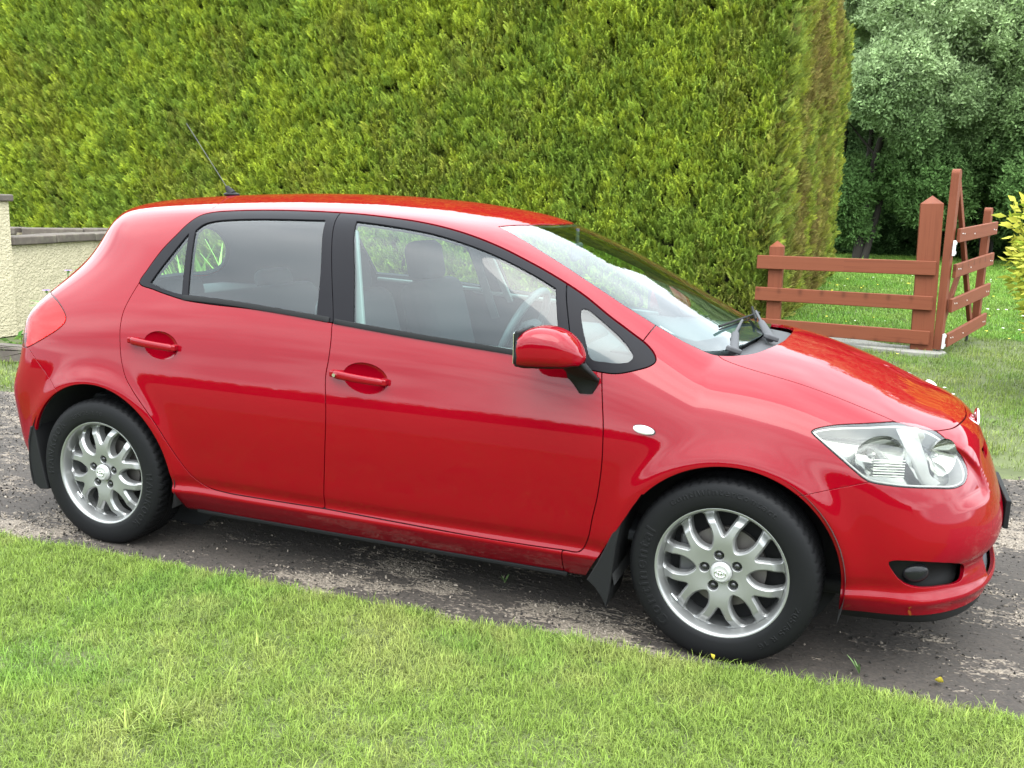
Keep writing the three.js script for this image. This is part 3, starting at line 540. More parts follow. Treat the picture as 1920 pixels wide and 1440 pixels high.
// signed distance (positive inside) to a closed outline
function outline(pts, smooth = true, seg = 6) {
  let q = pts;
  if (smooth) { const c = new THREE.CatmullRomCurve3(pts.map((p) => new THREE.Vector3(p[0], p[1], 0)), true, 'centripetal'); q = c.getPoints(pts.length * seg).slice(0, -1).map((v) => [v.x, v.y]); }
  const n = q.length; let x0 = 9, x1 = -9, y0 = 9, y1 = -9;
  for (const p of q) { x0 = Math.min(x0, p[0]); x1 = Math.max(x1, p[0]); y0 = Math.min(y0, p[1]); y1 = Math.max(y1, p[1]); }
  const f = (x, y) => {
    const ox = Math.max(x0 - x, x - x1), oy = Math.max(y0 - y, y - y1), o = Math.max(ox, oy); if (o > .06) return -o;
    let d = 1e9, inside = false;
    for (let i = 0, j = n - 1; i < n; j = i++) {
      const ax = q[j][0], ay = q[j][1], bx = q[i][0], by = q[i][1], ex = bx - ax, ey = by - ay, wx = x - ax, wy = y - ay;
      const t = Math.min(1, Math.max(0, (wx * ex + wy * ey) / (ex * ex + ey * ey + 1e-12))), gx = wx - ex * t, gy = wy - ey * t, g = gx * gx + gy * gy;
      if (g < d) d = g;
      if ((ay > y) !== (by > y) && x < (bx - ax) * (y - ay) / (by - ay) + ax) inside = !inside;
    }
    return (inside ? 1 : -1) * Math.sqrt(d);
  };
  f.pts = q; return f;
}
const openCurve = (pts, n = 60) => new THREE.CatmullRomCurve3(pts.map((p) => new THREE.Vector3(p[0], p[1], 0)), false, 'centripetal').getPoints(n).map((v) => [v.x, v.y]);

// cut the part of the grid where every test is positive; returns a geometry with rolled-in edges
function cut(grid, tests, { off = 0, lip = .012, bevel = .0012, side = 1, both = false } = {}) {
  const { C, T, pos, nrm } = grid, N = C * T, nt = tests.length;
  const val = tests.map(() => new Float32Array(N).fill(NaN));
  const ev = (v, k) => { let q = val[k][v]; if (q !== q) { q = tests[k](pos[v * 3], pos[v * 3 + 1], pos[v * 3 + 2]); if (q === 0) q = 1e-9; val[k][v] = q; } return q; };
  const P = [], M = [], map = new Map(), tri = [];
  const put = (p, n) => { const key = `${Math.round(p[0] * 2e5)},${Math.round(p[1] * 2e5)},${Math.round(p[2] * 2e5)}`; let i = map.get(key); if (i === undefined) { i = P.length; map.set(key, i); P.push(p); M.push(n); } return i; };
  const vert = (v) => ({ p: [pos[v * 3], pos[v * 3 + 1], pos[v * 3 + 2]], n: [nrm[v * 3], nrm[v * 3 + 1], nrm[v * 3 + 2]], v });
  const mixv = (a, b, t, k) => { const o = { p: a.p.map((x, i) => x + (b.p[i] - x) * t), n: a.n.map((x, i) => x + (b.n[i] - x) * t), w: [] }; for (let j = k + 1; j < nt; j++) o.w[j] = lerp(wv(a, j), wv(b, j), t); return o; };
  const wv = (a, j) => (a.v !== undefined ? ev(a.v, j) : a.w[j]);
  for (let c = 0; c < C - 1; c++) for (let t = 0; t < T - 1; t++) {
    const q = [c * T + t, (c + 1) * T + t, (c + 1) * T + t + 1, c * T + t + 1];
    let dead = false, full = true;
    for (let k = 0; k < nt && !dead; k++) { let any = false; for (const v of q) { if (ev(v, k) > 0) any = true; else full = false; } dead = !any; }
    if (dead) continue;
    for (const tr of [[q[0], q[1], q[2]], [q[0], q[2], q[3]]]) {
      let poly = tr.map(vert);
      if (!full) for (let k = 0; k < nt && poly.length; k++) {
        const out = [];
        for (let i = 0; i < poly.length; i++) { const a = poly[i], b = poly[(i + 1) % poly.length], fa = wv(a, k), fb = wv(b, k); if (fa > 0) out.push(a); if (fa > 0 !== fb > 0) out.push(mixv(a, b, fa / (fa - fb), k)); }
        poly = out;
      }
      if (poly.length < 3) continue;
      const id = poly.map((o) => put(o.p, o.n));
      for (let i = 1; i < id.length - 1; i++) if (id[0] !== id[i] && id[i] !== id[i + 1] && id[0] !== id[i + 1]) tri.push(id[0], id[i], id[i + 1]);
    }
  }
  const p = [], n = [], idx = [];
  const norm = (a) => { const l = Math.hypot(...a) || 1; return a.map((x) => x / l); };
  for (let i = 0; i < P.length; i++) { M[i] = norm(M[i]); P[i] = P[i].map((x, k) => x + M[i][k] * off); p.push(...P[i]); n.push(...M[i]); }
  // triangles are wound so that their face looks outwards
  for (let i = 0; i < tri.length; i += 3) { const [a, b, c] = [tri[i], tri[i + 1], tri[i + 2]]; idx.push(a, b, c); }
  if (lip > 0) {
    const edge = new Map();
    for (let i = 0; i < tri.length; i += 3) for (let k = 0; k < 3; k++) { const a = tri[i + k], b = tri[i + (k + 1) % 3], key = a < b ? a * 4194304 + b : b * 4194304 + a; if (edge.has(key)) edge.get(key)[2]++; else edge.set(key, [a, b, 1]); }
    const rim = [...edge.values()].filter((e) => e[2] === 1 && !(Math.abs(P[e[0]][2]) < 1e-5 && Math.abs(P[e[1]][2]) < 1e-5));
    const outv = new Map();
    for (const [a, b] of rim) {
      const e = norm(P[b].map((x, i) => x - P[a][i]));
      for (const v of [a, b]) { const m = M[v], o = [e[1] * m[2] - e[2] * m[1], e[2] * m[0] - e[0] * m[2], e[0] * m[1] - e[1] * m[0]]; const s = outv.get(v) || [0, 0, 0]; outv.set(v, s.map((x, i) => x + o[i])); }
    }
    const ring = new Map();
    for (const [v, s] of outv) {
      const o = norm(s), m = M[v], i0 = p.length / 3;
      const B = P[v].map((x, i) => x + o[i] * bevel - m[i] * bevel), D = B.map((x, i) => x - m[i] * lip);
      p.push(...B, ...D); n.push(...o, ...o); ring.set(v, i0);
    }
    for (const [a, b] of rim) { const ia = ring.get(a), ib = ring.get(b); idx.push(b, a, ia, b, ia, ib, ib, ia, ia + 1, ib, ia + 1, ib + 1); }
  }
  const L = p.length / 3;
  const uv = []; for (let i = 0; i < L; i++) uv.push(p[i * 3], p[i * 3 + 1] + (Math.abs(n[i * 3 + 1]) > .7 ? p[i * 3 + 2] : 0));
  const g = geoFrom(p, n, idx, uv);
  const flip = () => { const h = g.clone(), a = h.attributes.position.array, b = h.attributes.normal.array, q = h.index.array; for (let i = 0; i < L; i++) { a[i * 3 + 2] *= -1; b[i * 3 + 2] *= -1; } for (let i = 0; i < q.length; i += 3) { const t = q[i]; q[i] = q[i + 1]; q[i + 1] = t; } return h; };
  if (both) { const h = flip(), r = mergeGeometries([g, h]); return r; }
  return side > 0 ? g : flip();
}
const NEAR = makeGrid(.0065), FAR = makeGrid(.014);

// --- materials of the car
const speck = tex(512, 512, (u, v, i, j) => { const n = hash2(i, j, 3), m = fbm(u * 14, v * 14, 4, 8, 14); const k = .96 + .06 * m + .03 * n; return [k, k, k]; });
const paint = new THREE.MeshPhysicalMaterial({ color: lin(.155, .0006, .0050), roughness: .5, metalness: 0, specularIntensity: 0, clearcoat: .65, clearcoatRoughness: .025, side: THREE.DoubleSide, map: speck });
const dull = (c, rough, spec, o = {}) => new THREE.MeshPhysicalMaterial({ color: c, roughness: rough, specularIntensity: spec, side: THREE.DoubleSide, ...o });
const blackTrim = dull(lin(.006, .0055, .007), .5, .20), rubber = dull(lin(.005, .005, .005), .6, .3), plastic = dull(lin(.007, .007, .0075), .6, .4), greyPlastic = dull(lin(.045, .045, .048), .65, .6);
const cabin = std(lin(.035, .037, .042), .8), seatCloth = std(lin(.03, .032, .037), .95), paleTrim = std(lin(.16, .165, .16), .7);
const glass = new THREE.MeshPhysicalMaterial({ color: lin(.66, .84, .80), roughness: .0, transmission: 1, thickness: 0, ior: 1.54, side: THREE.DoubleSide });
const clearLens = new THREE.MeshPhysicalMaterial({ color: lin(.95, .95, .90), roughness: .24, transmission: 1, thickness: 0, ior: 1.5, side: THREE.DoubleSide });
const redLens = new THREE.MeshPhysicalMaterial({ color: lin(.85, .02, .02), roughness: .03, transmission: 1, thickness: 0, ior: 1.36, side: THREE.DoubleSide });
const chrome = std(lin(.86, .87, .87), .07, { metalness: 1 }), satin = std(lin(.42, .43, .43), .28, { metalness: 1 }), alloy = std(lin(.29, .29, .285), .36, { metalness: .7 });
const gunmetal = std(lin(.06, .06, .06), .35, { metalness: .8 }), darkVoid = std(lin(.006, .006, .006), .9);

// --- outlines on the body
const G = .0027;                                                   // half a shut line
const OUT = {};
const segs = (...list) => outline(list.flatMap((q) => (q.length > 2 ? openCurve(q, q.length * 8) : q)), false);
for (const k of ['dlo', 'glassT', 'fog']) OUT[k] = outline(CURVE[k]);
OUT.headlight = segs([[1.538, .8045], [1.549, .8105], [1.60, .821], [1.68, .823], [1.785, .817], [1.86, .801], [1.925, .773], [1.975, .731], [2.006, .690], [2.019, .655], [2.012, .636], [1.985, .631], [1.92, .641], [1.787, .655], [1.722, .665], [1.700, .676]], [[1.637, .724], [1.569, .775], [1.546, .792], [1.537, .800]]);
OUT.glassF = segs([[-.218, 1.394], [-.068, 1.382], [.113, 1.361], [.234, 1.337], [.353, 1.306], [.469, 1.266], [.582, 1.219], [.640, 1.191]], [[.640, 1.191], [.681, 1.065], [.707, .967]], [[.707, .967], [.567, .980], [.332, .996], [.112, 1.012], [-.100, 1.030]], [[-.100, 1.030], [-.148, 1.208], [-.205, 1.36], [-.214, 1.388]]);
OUT.glassR = segs([[-.352, 1.393], [-.609, 1.389], [-.781, 1.381], [-.870, 1.371], [-.918, 1.356], [-.944, 1.330]], [[-.944, 1.330], [-.910, 1.21], [-.873, 1.081]], [[-.873, 1.081], [-.679, 1.075], [-.473, 1.062], [-.258, 1.044]], [[-.258, 1.044], [-.287, 1.201], [-.345, 1.385]]);
OUT.glassQ = segs([[-.968, 1.319], [-.934, 1.198], [-.899, 1.079]], [[-.899, 1.079], [-.985, 1.092], [-1.086, 1.116]], [[-1.086, 1.116], [-1.060, 1.168], [-1.009, 1.255], [-.975, 1.314]]);
const bsplit = openCurve(CURVE.bsplit, 50), rdoorC = openCurve(CURVE.rdoor, 80), fdoorC = openCurve(CURVE.fdoorBottom, 80);
OUT.rearDoor = outline([...rdoorC, ...bsplit.filter((p) => p[1] < 1.38).reverse(), [-.86, 1.36], [-.94, 1.32], [-1.0, 1.28], [-1.06, 1.2], [-1.11, 1.14]], false);
OUT.frontDoor = outline([...fdoorC, [.83, .95], [.72, .965], [.60, 1.17], [.35, 1.29], [-.2, 1.38], ...bsplit.filter((p) => p[1] < 1.38)], false);
OUT.frame2 = outline([...bsplit, [-.2, .9], [.79, .88], ...openCurve(CURVE.qseam, 20).reverse(), [.62, 1.5], [-.3, 1.5]], false);
OUT.frame1 = outline([[-1.4, .9], ...bsplit.filter((p) => p[1] > .95).reverse(), [-.3, 1.5], [-1.4, 1.5]], false);
OUT.frame3 = outline([...openCurve(CURVE.qseam, 20), [.751, .85], [1.2, .85], [1.2, 1.3], [.62, 1.3]], false);
OUT.frontZone = outline([[1.0, 1.13], [.98, 1.076], [.965, 1.033], [.90, .99], [.85, .96], ...fdoorC.slice().reverse().filter((p) => p[0] > .76 || p[1] > .5), [.749, .296], [.73, .15], [.73, .05], [2.6, .05], [2.6, 1.13]], false);
OUT.hood = segs([[1.391, 0], [1.389, .08], [1.378, .223], [1.345, .362], [1.301, .466], [1.243, .522], [1.194, .548]], [[1.194, .548], [1.222, .573], [1.29, .600], [1.38, .613], [1.5, .613], [1.6, .608], [1.7, .600], [1.785, .586]], [[1.785, .586], [1.85, .543], [1.895, .508], [1.922, .480]], [[1.922, .480], [1.968, .40], [2.005, .28], [2.028, .15], [2.035, 0]], [[2.0, -.3], [1.4, -.3]]);
OUT.screen = outline([[.445, 0], [.438, .122], [.39, .301], [.321, .444], [.42, .484], [.54, .523], [.70, .561], [.86, .583], [.98, .589], [1.08, .583], [1.15, .566], [1.215, .47], [1.265, .36], [1.298, .2], [1.31, 0], [1.2, -.3], [.5, -.3]], false);
OUT.cowl = outline([[1.2, -.3], [1.31, 0], [1.298, .2], [1.265, .36], [1.215, .47], [1.15, .566], [1.17, .56], [1.194, .548], [1.243, .522], [1.301, .466], [1.345, .362], [1.378, .223], [1.389, .08], [1.391, 0], [1.391, -.3]], false);
OUT.tailLamp = outline([...openCurve([[-1.71, 1.04], [-1.586, 1.015], [-1.498, .962], [-1.486, .936], [-1.504, .911], [-1.567, .870], [-1.664, .821], [-1.70, .806]], 40), [-2.1, .80], [-2.1, 1.05]], false);
OUT.rearWin = outline([[-.53, 1.075], [-.3, 1.05], [0, 1.045], [.3, 1.05], [.53, 1.075], [.47, 1.20], [.36, 1.29], [.2, 1.325], [0, 1.335], [-.2, 1.325], [-.36, 1.29], [-.47, 1.20]]);
const archOpen = (x, y) => { const a = x > 0 ? ARCH_F : ARCH_R; return y > a.y ? Math.hypot(x - a.x, y - a.y) - a.r : Math.abs(x - a.x) - a.r; };
const sillCut = (x, y) => (x > .6 && x < 1.2 ? (.8267 * (.824 - x) + .4787 * (y - .202) * 1.0) : 1);    // slanting rear edge of the front arch
const notF = (f) => (x, y, z) => -f(x, y, z) - G, inF = (f) => (x, y, z) => f(x, y, z) - G;
const xzIn = (f) => (x, y, z) => (y > .7 ? f(x, z) - G : -1), xzOut = (f) => (x, y, z) => (y > .7 ? -f(x, z) - G : 1);
const bumperLine = (x, y) => y - (.605 + (x - 1.517) * .293);
const rearBumperLine = (x, y) => (x > -1.2 ? -1 : .62 * ((.654 + (x + 1.497) * -.81) - y) + (x < -1.9 ? 0 : 0));

// handle cups
const CUPS = [{ c: [-.958, .880], a: [.088, .055], bar: [[-1.110, .893], [-.868, .876]] }, { c: [-.022, .836], a: [.094, .056], bar: [[-.160, .846], [.074, .829]], key: [-.133, .8435] }];
const cupD = (c) => (x, y) => { const u = (x - c.c[0]) / c.a[0], v = (y - c.c[1] + (x - c.c[0]) * .07) / c.a[1]; return (Math.hypot(u, v) - 1) * c.a[1]; };

function carPart(name, tests, mat, opt = {}, parent = car) {
  const list = [];
  if (opt.both) { const a = cut(NEAR, tests, { ...opt, both: false }), b = cut(FAR, tests, { ...opt, both: false, side: -1 }); return [part(name, mergeGeometries([a, b]), mat, parent, opt.label)]; }
  list.push(part(name, cut(NEAR, tests, opt), mat, parent, opt.label));
  list.push(part(name, cut(FAR, tests, { ...opt, side: -1 }), mat, opt.farParent || parent));
  return list;
}
const lowY = (x, y) => y - .182;
const noWin = [(x, y) => -OUT.dlo(x, y) - G];

// main shell: quarters, sills, pillars, roof
carPart('body', [(x, y) => lowY(x, y), notF(OUT.frontZone), noWin[0], notF(OUT.rearDoor), notF(OUT.frontDoor), xzOut(OUT.screen), (x, y, z) => archOpen(x, y), (x, y, z) => (z > .35 ? -OUT.tailLamp(x, y) - G : 1), (x, y) => -rearBumperLine(x, y) - G * .6, (x, y, z) => (x < -1.35 ? -OUT.rearWin(z, y) - .03 : 1), (x, y) => (y < .55 ? sillCut(x, y) : 1)].map((f) => (x, y, z) => f(x, y, z)), paint, { both: true });
carPart('rear_bumper', [(x) => -1.2 - x, (x, y) => y - .22, (x, y) => rearBumperLine(x, y) - G * .6, (x, y) => archOpen(x, y), (x, y, z) => (z > .35 ? -OUT.tailLamp(x, y) - G : 1)], paint, { both: true });
carPart('tail_light', [(x, y, z) => z - .36, (x, y) => OUT.tailLamp(x, y) - G], redLens, { lip: .004, off: .0015 }).forEach((m, i) => {
  const s = i ? FAR : NEAR, o = { side: i ? -1 : 1 }, t = [(x, y, z) => z - .36, (x, y) => OUT.tailLamp(x, y) + .003];
  part('lamp_back', cut(s, t, { ...o, off: -.016, lip: 0 }), std(lin(.75, .05, .05), .45), m);
  part('lamp_seal', cut(s, [...t, (x, y) => .004 - OUT.tailLamp(x, y)], { ...o, off: -.002, lip: .018 }), std(lin(.03, .004, .004), .5), m);
});
const rwin = carPart('rear_window', [(x) => -1.35 - x, (x, y, z) => OUT.rearWin(z, y) + .01], glass, { both: true, lip: 0, off: -.003 })[0];
part('window_border', mergeGeometries([1, -1].map((s) => cut(s > 0 ? NEAR : FAR, [(x) => -1.35 - x, (x, y, z) => OUT.rearWin(z, y) + .0285, (x, y, z) => -OUT.rearWin(z, y)], { lip: .02, side: s }))), blackTrim, rwin);
// doors
const doorsR = carPart('door', [inF(OUT.rearDoor), noWin[0], cupD(CUPS[0]), (x, y) => archOpen(x, y) - .01], paint);
const doorsF = carPart('door', [inF(OUT.frontDoor), noWin[0], cupD(CUPS[1])], paint);
for (const [i, s] of [[0, NEAR], [1, FAR]]) {
  const side = i ? -1 : 1, o = { side };
  part('window_frame', cut(s, [inF(OUT.dlo), inF(OUT.frame1), (x, y) => -OUT.glassR(x, y), (x, y) => -OUT.glassQ(x, y)], { ...o, lip: .02, bevel: .002 }), blackTrim, doorsR[i]);
  part('window_frame', cut(s, [inF(OUT.dlo), inF(OUT.frame2), (x, y) => -OUT.glassF(x, y)], { ...o, lip: .02, bevel: .002 }), blackTrim, doorsF[i]);
  part('window', cut(s, [(x, y) => OUT.glassR(x, y) + .008], { ...o, off: -.006, lip: 0 }), glass, doorsR[i]);
  part('window', cut(s, [(x, y) => OUT.glassQ(x, y) + .008], { ...o, off: -.006, lip: 0 }), glass, doorsR[i]);
  part('window', cut(s, [(x, y) => OUT.glassF(x, y) + .008], { ...o, off: -.006, lip: 0 }), glass, doorsF[i]);
  const q = part('quarter_window', cut(s, [(x, y) => OUT.glassT(x, y) + .006], { ...o, off: -.003, lip: 0 }), glass, car);
  part('surround', cut(s, [inF(OUT.dlo), inF(OUT.frame3), (x, y) => -OUT.glassT(x, y)], { ...o, lip: .012, bevel: .0015 }), blackTrim, q);
}
// front end
const isFender = (x, y) => (x < 1.25 ? .1 : Math.min(bumperLine(x, y), 1.9 - x));
carPart('front_wing', [inF(OUT.frontZone), (x, y) => lowY(x, y), xzOut(OUT.screen), xzOut(OUT.hood), xzOut(OUT.cowl), noWin[0], (x, y) => archOpen(x, y), (x, y) => (y < .55 ? sillCut(x, y) : 1), (x, y) => -OUT.headlight(x, y) - G, (x, y) => isFender(x, y) - G * .6, (x, y, z) => z - .3], paint);
carPart('bonnet', [xzIn(OUT.hood), inF(OUT.frontZone)], paint, { both: true });
const grilleF = (x, y, z) => (x > 1.9 ? Math.min(.34 - z, y - .668, .702 - y) : -1), lowGrille = (x, y, z) => (x > 1.9 ? Math.min(.42 - z, y - .285, .40 - y) : -1);
const bumper = carPart('front_bumper', [inF(OUT.frontZone), (x, y) => y - (.222 + .0 * x), xzOut(OUT.hood), (x, y) => archOpen(x, y), (x, y) => -OUT.headlight(x, y) - G, (x, y) => -isFender(x, y) - G * .6, (x, y, z) => (z > .3 ? -OUT.fog(x, y) : 1), (x, y, z) => -grilleF(x, y, z), (x, y, z) => -lowGrille(x, y, z), (x, y, z) => (y > .7 ? -OUT.screen(x, z) : 1), (x) => x - 1.2], paint, { both: true })[0];
part('lower_lip', cut(NEAR, [(x) => x - 1.6, (x, y) => .2195 - y, (x, y) => y - .181, (x, y) => archOpen(x, y)], { off: -.004, lip: .03, both: true }), plastic, bumper);
part('grille', cut(FAR, [(x, y, z) => Math.min(.36 - z, y - .66, .71 - y, x - 1.9)], { off: -.03, lip: 0, both: true }), darkVoid, bumper);
part('grille', cut(FAR, [(x, y, z) => Math.min(.44 - z, y - .275, .41 - y, x - 1.9)], { off: -.03, lip: 0, both: true }), darkVoid, bumper);
for (const side of [1, -1]) part('fog_lamp_recess', cut(side > 0 ? NEAR : FAR, [(x, y, z) => (z > .3 ? OUT.fog(x, y) + .008 : -1)], { off: -.035, lip: 0, side }), rubber, bumper);
// windscreen, its black border, and the scuttle below it
carPart('windscreen', [xzIn(OUT.screen), (x) => x - .25], glass, { both: true, off: -.002, lip: 0 });
carPart('screen_border', [xzIn(OUT.screen), (x) => x - .25, (x, y, z) => { const d = OUT.screen(x, z); return (x > 1.02 ? .075 * sstep(1.02, 1.2, x) + .018 : .018) - d; }], blackTrim, { both: true, off: -.006, lip: 0 });
const cowl = carPart('scuttle_panel', [(x, y, z) => (y > .7 ? OUT.cowl(x, z) + .012 : -1)], greyPlastic, { both: true, off: -.028, lip: 0 })[0];
// dark lining inside the skin
const open = (f, e) => (x, y) => -f(x, y) - e;
part('interior_lining', mergeGeometries([NEAR, FAR].map((g, i) => cut(i ? g : FAR, [(x, y) => -OUT.glassR(x, y) - .002, (x, y) => -OUT.glassQ(x, y) - .002, (x, y) => -OUT.glassF(x, y) - .002, (x, y) => -OUT.glassT(x, y) - .002, (x, y, z) => (y > .7 && x > .2 ? -OUT.screen(x, z) - .01 : 1), (x, y, z) => (y > .7 && x > 1.0 ? -OUT.cowl(x, z) - .02 : 1), (x, y, z) => (x < -1.35 ? -OUT.rearWin(z, y) - .01 : 1), (x, y) => archOpen(x, y) - .005, (x, y, z) => (z > .3 ? -OUT.fog(x, y) - .012 : 1), (x, y, z) => (z > .3 ? -OUT.headlight(x, y) - .004 : 1)], { off: -.026, lip: 0, side: i ? -1 : 1 }))), cabin, car);
// --- the underside and wheel housings
{
  const dark = std(lin(.012, .012, .012), .9);
  part('underbody', merge([xf(new RoundedBoxGeometry(1.76, .05, 1.40, 2, .02), { p: [0, .215, 0] }), xf(new RoundedBoxGeometry(3.5, .05, .96, 2, .02), { p: [0, .222, 0] }), xf(new RoundedBoxGeometry(.55, .05, 1.15, 2, .02), { p: [1.72, .215, 0] }), xf(new RoundedBoxGeometry(.42, .05, 1.2, 2, .02), { p: [-1.68, .25, 0] })]), dark, car);
  for (const a of [ARCH_F, ARCH_R]) for (const s of [1, -1]) {
    const L = new THREE.CylinderGeometry(a.r + .012, a.r + .012, .36, 40, 1, true, Math.PI - 1.85, 3.7);
    part('wheel_housing', merge([xf(L, { r: [Math.PI / 2, 0, 0] }).translate(a.x, a.y, s * .675).applyMatrix4(new THREE.Matrix4()), xf(new THREE.CircleGeometry(a.r + .012, 40), { p: [a.x, a.y, s * .50] })]), darkVoid, car);
  }
  // axle beam and exhaust seen under the sill
  part('exhaust_pipe', xf(new THREE.CylinderGeometry(.028, .028, 2.6, 12), { r: [0, 0, Math.PI / 2], p: [-.4, .185, -.1] }), gunmetal, car);
}

// --- door handles: a painted bar over a round cup, the front one with a lock
function bowl(cup, depth, side) {
  const P = [], I = [], R = 10, S = 40;
  for (let r = 0; r <= R; r++) for (let s = 0; s < S; s++) {
    const k = r / R, f = s / S * 2 * Math.PI, x = cup.c[0] + Math.cos(f) * cup.a[0] * k * 1.002, y = cup.c[1] + Math.sin(f) * cup.a[1] * k * 1.002 - (x - cup.c[0]) * .07;
    P.push(x, y, side * (onSide(x, y) - .0012 - depth * Math.pow(1 - k * k, .8)));
  }
  for (let r = 0; r < R; r++) for (let s = 0; s < S; s++) { const a = r * S + s, b = r * S + (s + 1) % S; I.push(a, a + S, b, b, a + S, b + S); }
  return geoFrom(P, null, I);
}
function handleBar(bar, side) {
  const P = [], I = [], N = 26, S = 14, [a, b] = bar;
  for (let i = 0; i <= N; i++) {
    const t = i / N, x = lerp(a[0], b[0], t), y = lerp(a[1], b[1], t);
    const end = Math.min(1, Math.pow(Math.min(t, 1 - t) * 9, .5)), out = .018 + .010 * Math.sin(Math.PI * Math.min(1, t * 1.15)) , base = onSide(x, y);
    const hy = (.0135 + .002 * (1 - t)) * end + .0005, hz = .0105 * end + .0005;
    for (let s = 0; s < S; s++) { const f = s / S * 2 * Math.PI, c = Math.cos(f), q = Math.sin(f); P.push(x, y + hy * Math.sign(q) * Math.pow(Math.abs(q), .75), side * (base + out * (.55 + .45 * end) + hz * Math.sign(c) * Math.pow(Math.abs(c), .75))); }
  }
  for (let i = 0; i < N; i++) for (let s = 0; s < S; s++) { const p = i * S + s, q = i * S + (s + 1) % S; I.push(p, p + S, q, q, p + S, q + S); }
  const foot = []; for (const [t, w] of [[.09, .024], [.93, .016]]) { const x = lerp(a[0], b[0], t), y = lerp(a[1], b[1], t), z = onSide(x, y); foot.push(xf(new RoundedBoxGeometry(w * 2, .024, .036, 2, .006), { p: [x, y, side * (z + .006)] })); }
  return merge([geoFrom(P, null, I), ...foot]);
}
for (const [i, list] of [[0, doorsR], [1, doorsF]]) list.forEach((d, s) => {
  const side = s ? -1 : 1, cup = CUPS[i];
  part('handle_cup', bowl(cup, .019, side), paint, d);
  part('door_handle', handleBar(cup.bar, side), paint, d);
  if (cup.key && !s) { const z = onSide(...cup.key); part('lock', xf(new THREE.CylinderGeometry(.0065, .0065, .012, 20), { r: [Math.PI / 2, 0, 0], p: [cup.key[0], cup.key[1], z + .033] }), chrome, d); }
});
// black weather strip along the foot of the side windows
for (const [d, pts] of [[doorsR, [[-.892, 1.072], [-.68, 1.067], [-.47, 1.054], [-.20, 1.034]]], [doorsF, [[-.178, 1.030], [.112, 1.006], [.332, .990], [.567, .973], [.735, .956]]]]) d.forEach((o, s) => {
  const q = openCurve(pts, 24), P = [], I = [];
  q.forEach(([x, y], i) => { for (const [dy, dz] of [[-.010, .001], [-.009, .0045], [.006, .0045], [.0085, .001]]) P.push(x, y + dy, (s ? -1 : 1) * (onSide(x, y + dy) + dz)); if (i) for (let k = 0; k < 3; k++) { const a = (i - 1) * 4 + k; I.push(a, a + 4, a + 1, a + 1, a + 4, a + 5); } });
  part('weather_strip', geoFrom(P, null, I), rubber, o);
});

// --- wing mirrors
const mTop = spline([0, .06, .2, .4, .6, .78, .9, .97, 1], [1.070, 1.079, 1.089, 1.090, 1.080, 1.057, 1.030, 1.006, .992]), mBot = spline([0, .06, .3, .6, .85, .97, 1], [.960, .955, .954, .957, .964, .976, .988]), mWid = spline([0, .06, .3, .6, .8, .92, .98, 1], [.084, .091, .094, .088, .072, .048, .022, .004]);
function mirror(side) {
  const g = sub('wing_mirror', car);
  // outline of the shell seen from the side: back edge upright, front rounded and drooping
  const back = .622, front = .826;
  const P = [], I = [], N = 30, S = 40;
  for (let i = 0; i <= N; i++) {
    const t = i / N, x = back + (front - back) * t;
    const top = mTop(t), bot = mBot(t), cy = (top + bot) / 2, hy = (top - bot) / 2, hz = mWid(t), cz = .950 - .034 * t * t;
    for (let s = 0; s < S; s++) { const f = s / S * 2 * Math.PI, c = Math.cos(f), q = Math.sin(f), e = .66; P.push(x + .012 * q * (1 - t), cy + hy * Math.sign(q) * Math.pow(Math.abs(q), e), side * (cz + hz * Math.sign(c) * Math.pow(Math.abs(c), e))); }
  }
  for (let i = 0; i < N; i++) for (let s = 0; s < S; s++) { const p = i * S + s, q = i * S + (s + 1) % S; I.push(p, p + S, q, q, p + S, q + S); }
  const full = geoFrom(P, null, I).toNonIndexed(), pa = full.attributes.position.array, na = full.attributes.normal.array, up = [[], []], nn = [[], []];
  for (let i = 0; i < pa.length; i += 9) { const y = (pa[i + 1] + pa[i + 4] + pa[i + 7]) / 3, x = (pa[i] + pa[i + 3] + pa[i + 6]) / 3, k = y > .968 + (x - back) * .02 && x > back + .009 ? 0 : 1; for (let j = 0; j < 9; j++) { up[k].push(pa[i + j]); nn[k].push(na[i + j]); } }
  const mk = (k) => geoFrom(up[k], nn[k], [...Array(up[k].length / 3).keys()]);
  part('mirror_shell', mk(0), paint, g);
  part('mirror_housing', merge([mk(1), xf(new RoundedBoxGeometry(.016, .118, .158, 3, .007), { p: [back + .003, 1.02, side * .943] })]), plastic, g);
  part('mirror_glass', xf(new RoundedBoxGeometry(.003, .100, .140, 2, .001), { p: [back - .007, 1.02, side * .943], r: [0, side * -.06, 0] }), chrome, g);
  // arm down to the door corner
  const arm = [[.765, .985, .905, .056, .016, .032], [.780, .955, .884, .062, .022, .028], [.796, .925, .852, .060, .030, .024], [.806, .896, .838, .046, .034, .016], [.810, .860, .834, .024, .020, .013]], A = [], J = [], n = 14;
  const c = [0, 1, 2, 3, 4, 5].map((k) => spline(arm.map((_, i) => i), arm.map((a) => a[k])));
  for (let i = 0; i <= 20; i++) { const t = i / 5, x = c[0](t), y = c[1](t), z = c[2](t), hx = c[3](t), hz = c[5](t); for (let s = 0; s < n; s++) { const f = s / n * 2 * Math.PI; A.push(x + hx * Math.sign(Math.cos(f)) * Math.pow(Math.abs(Math.cos(f)), .7), y + .35 * hx * Math.cos(f) * (i < 12 ? -.6 : .2), side * (z + hz * Math.sign(Math.sin(f)) * Math.pow(Math.abs(Math.sin(f)), .7))); } if (i) for (let s = 0; s < n; s++) { const p = (i - 1) * n + s, q = (i - 1) * n + (s + 1) % n; J.push(p, p + n, q, q, p + n, q + n); } }
  part('mirror_arm', geoFrom(A, null, J), plastic, g);
}
mirror(1); mirror(-1);

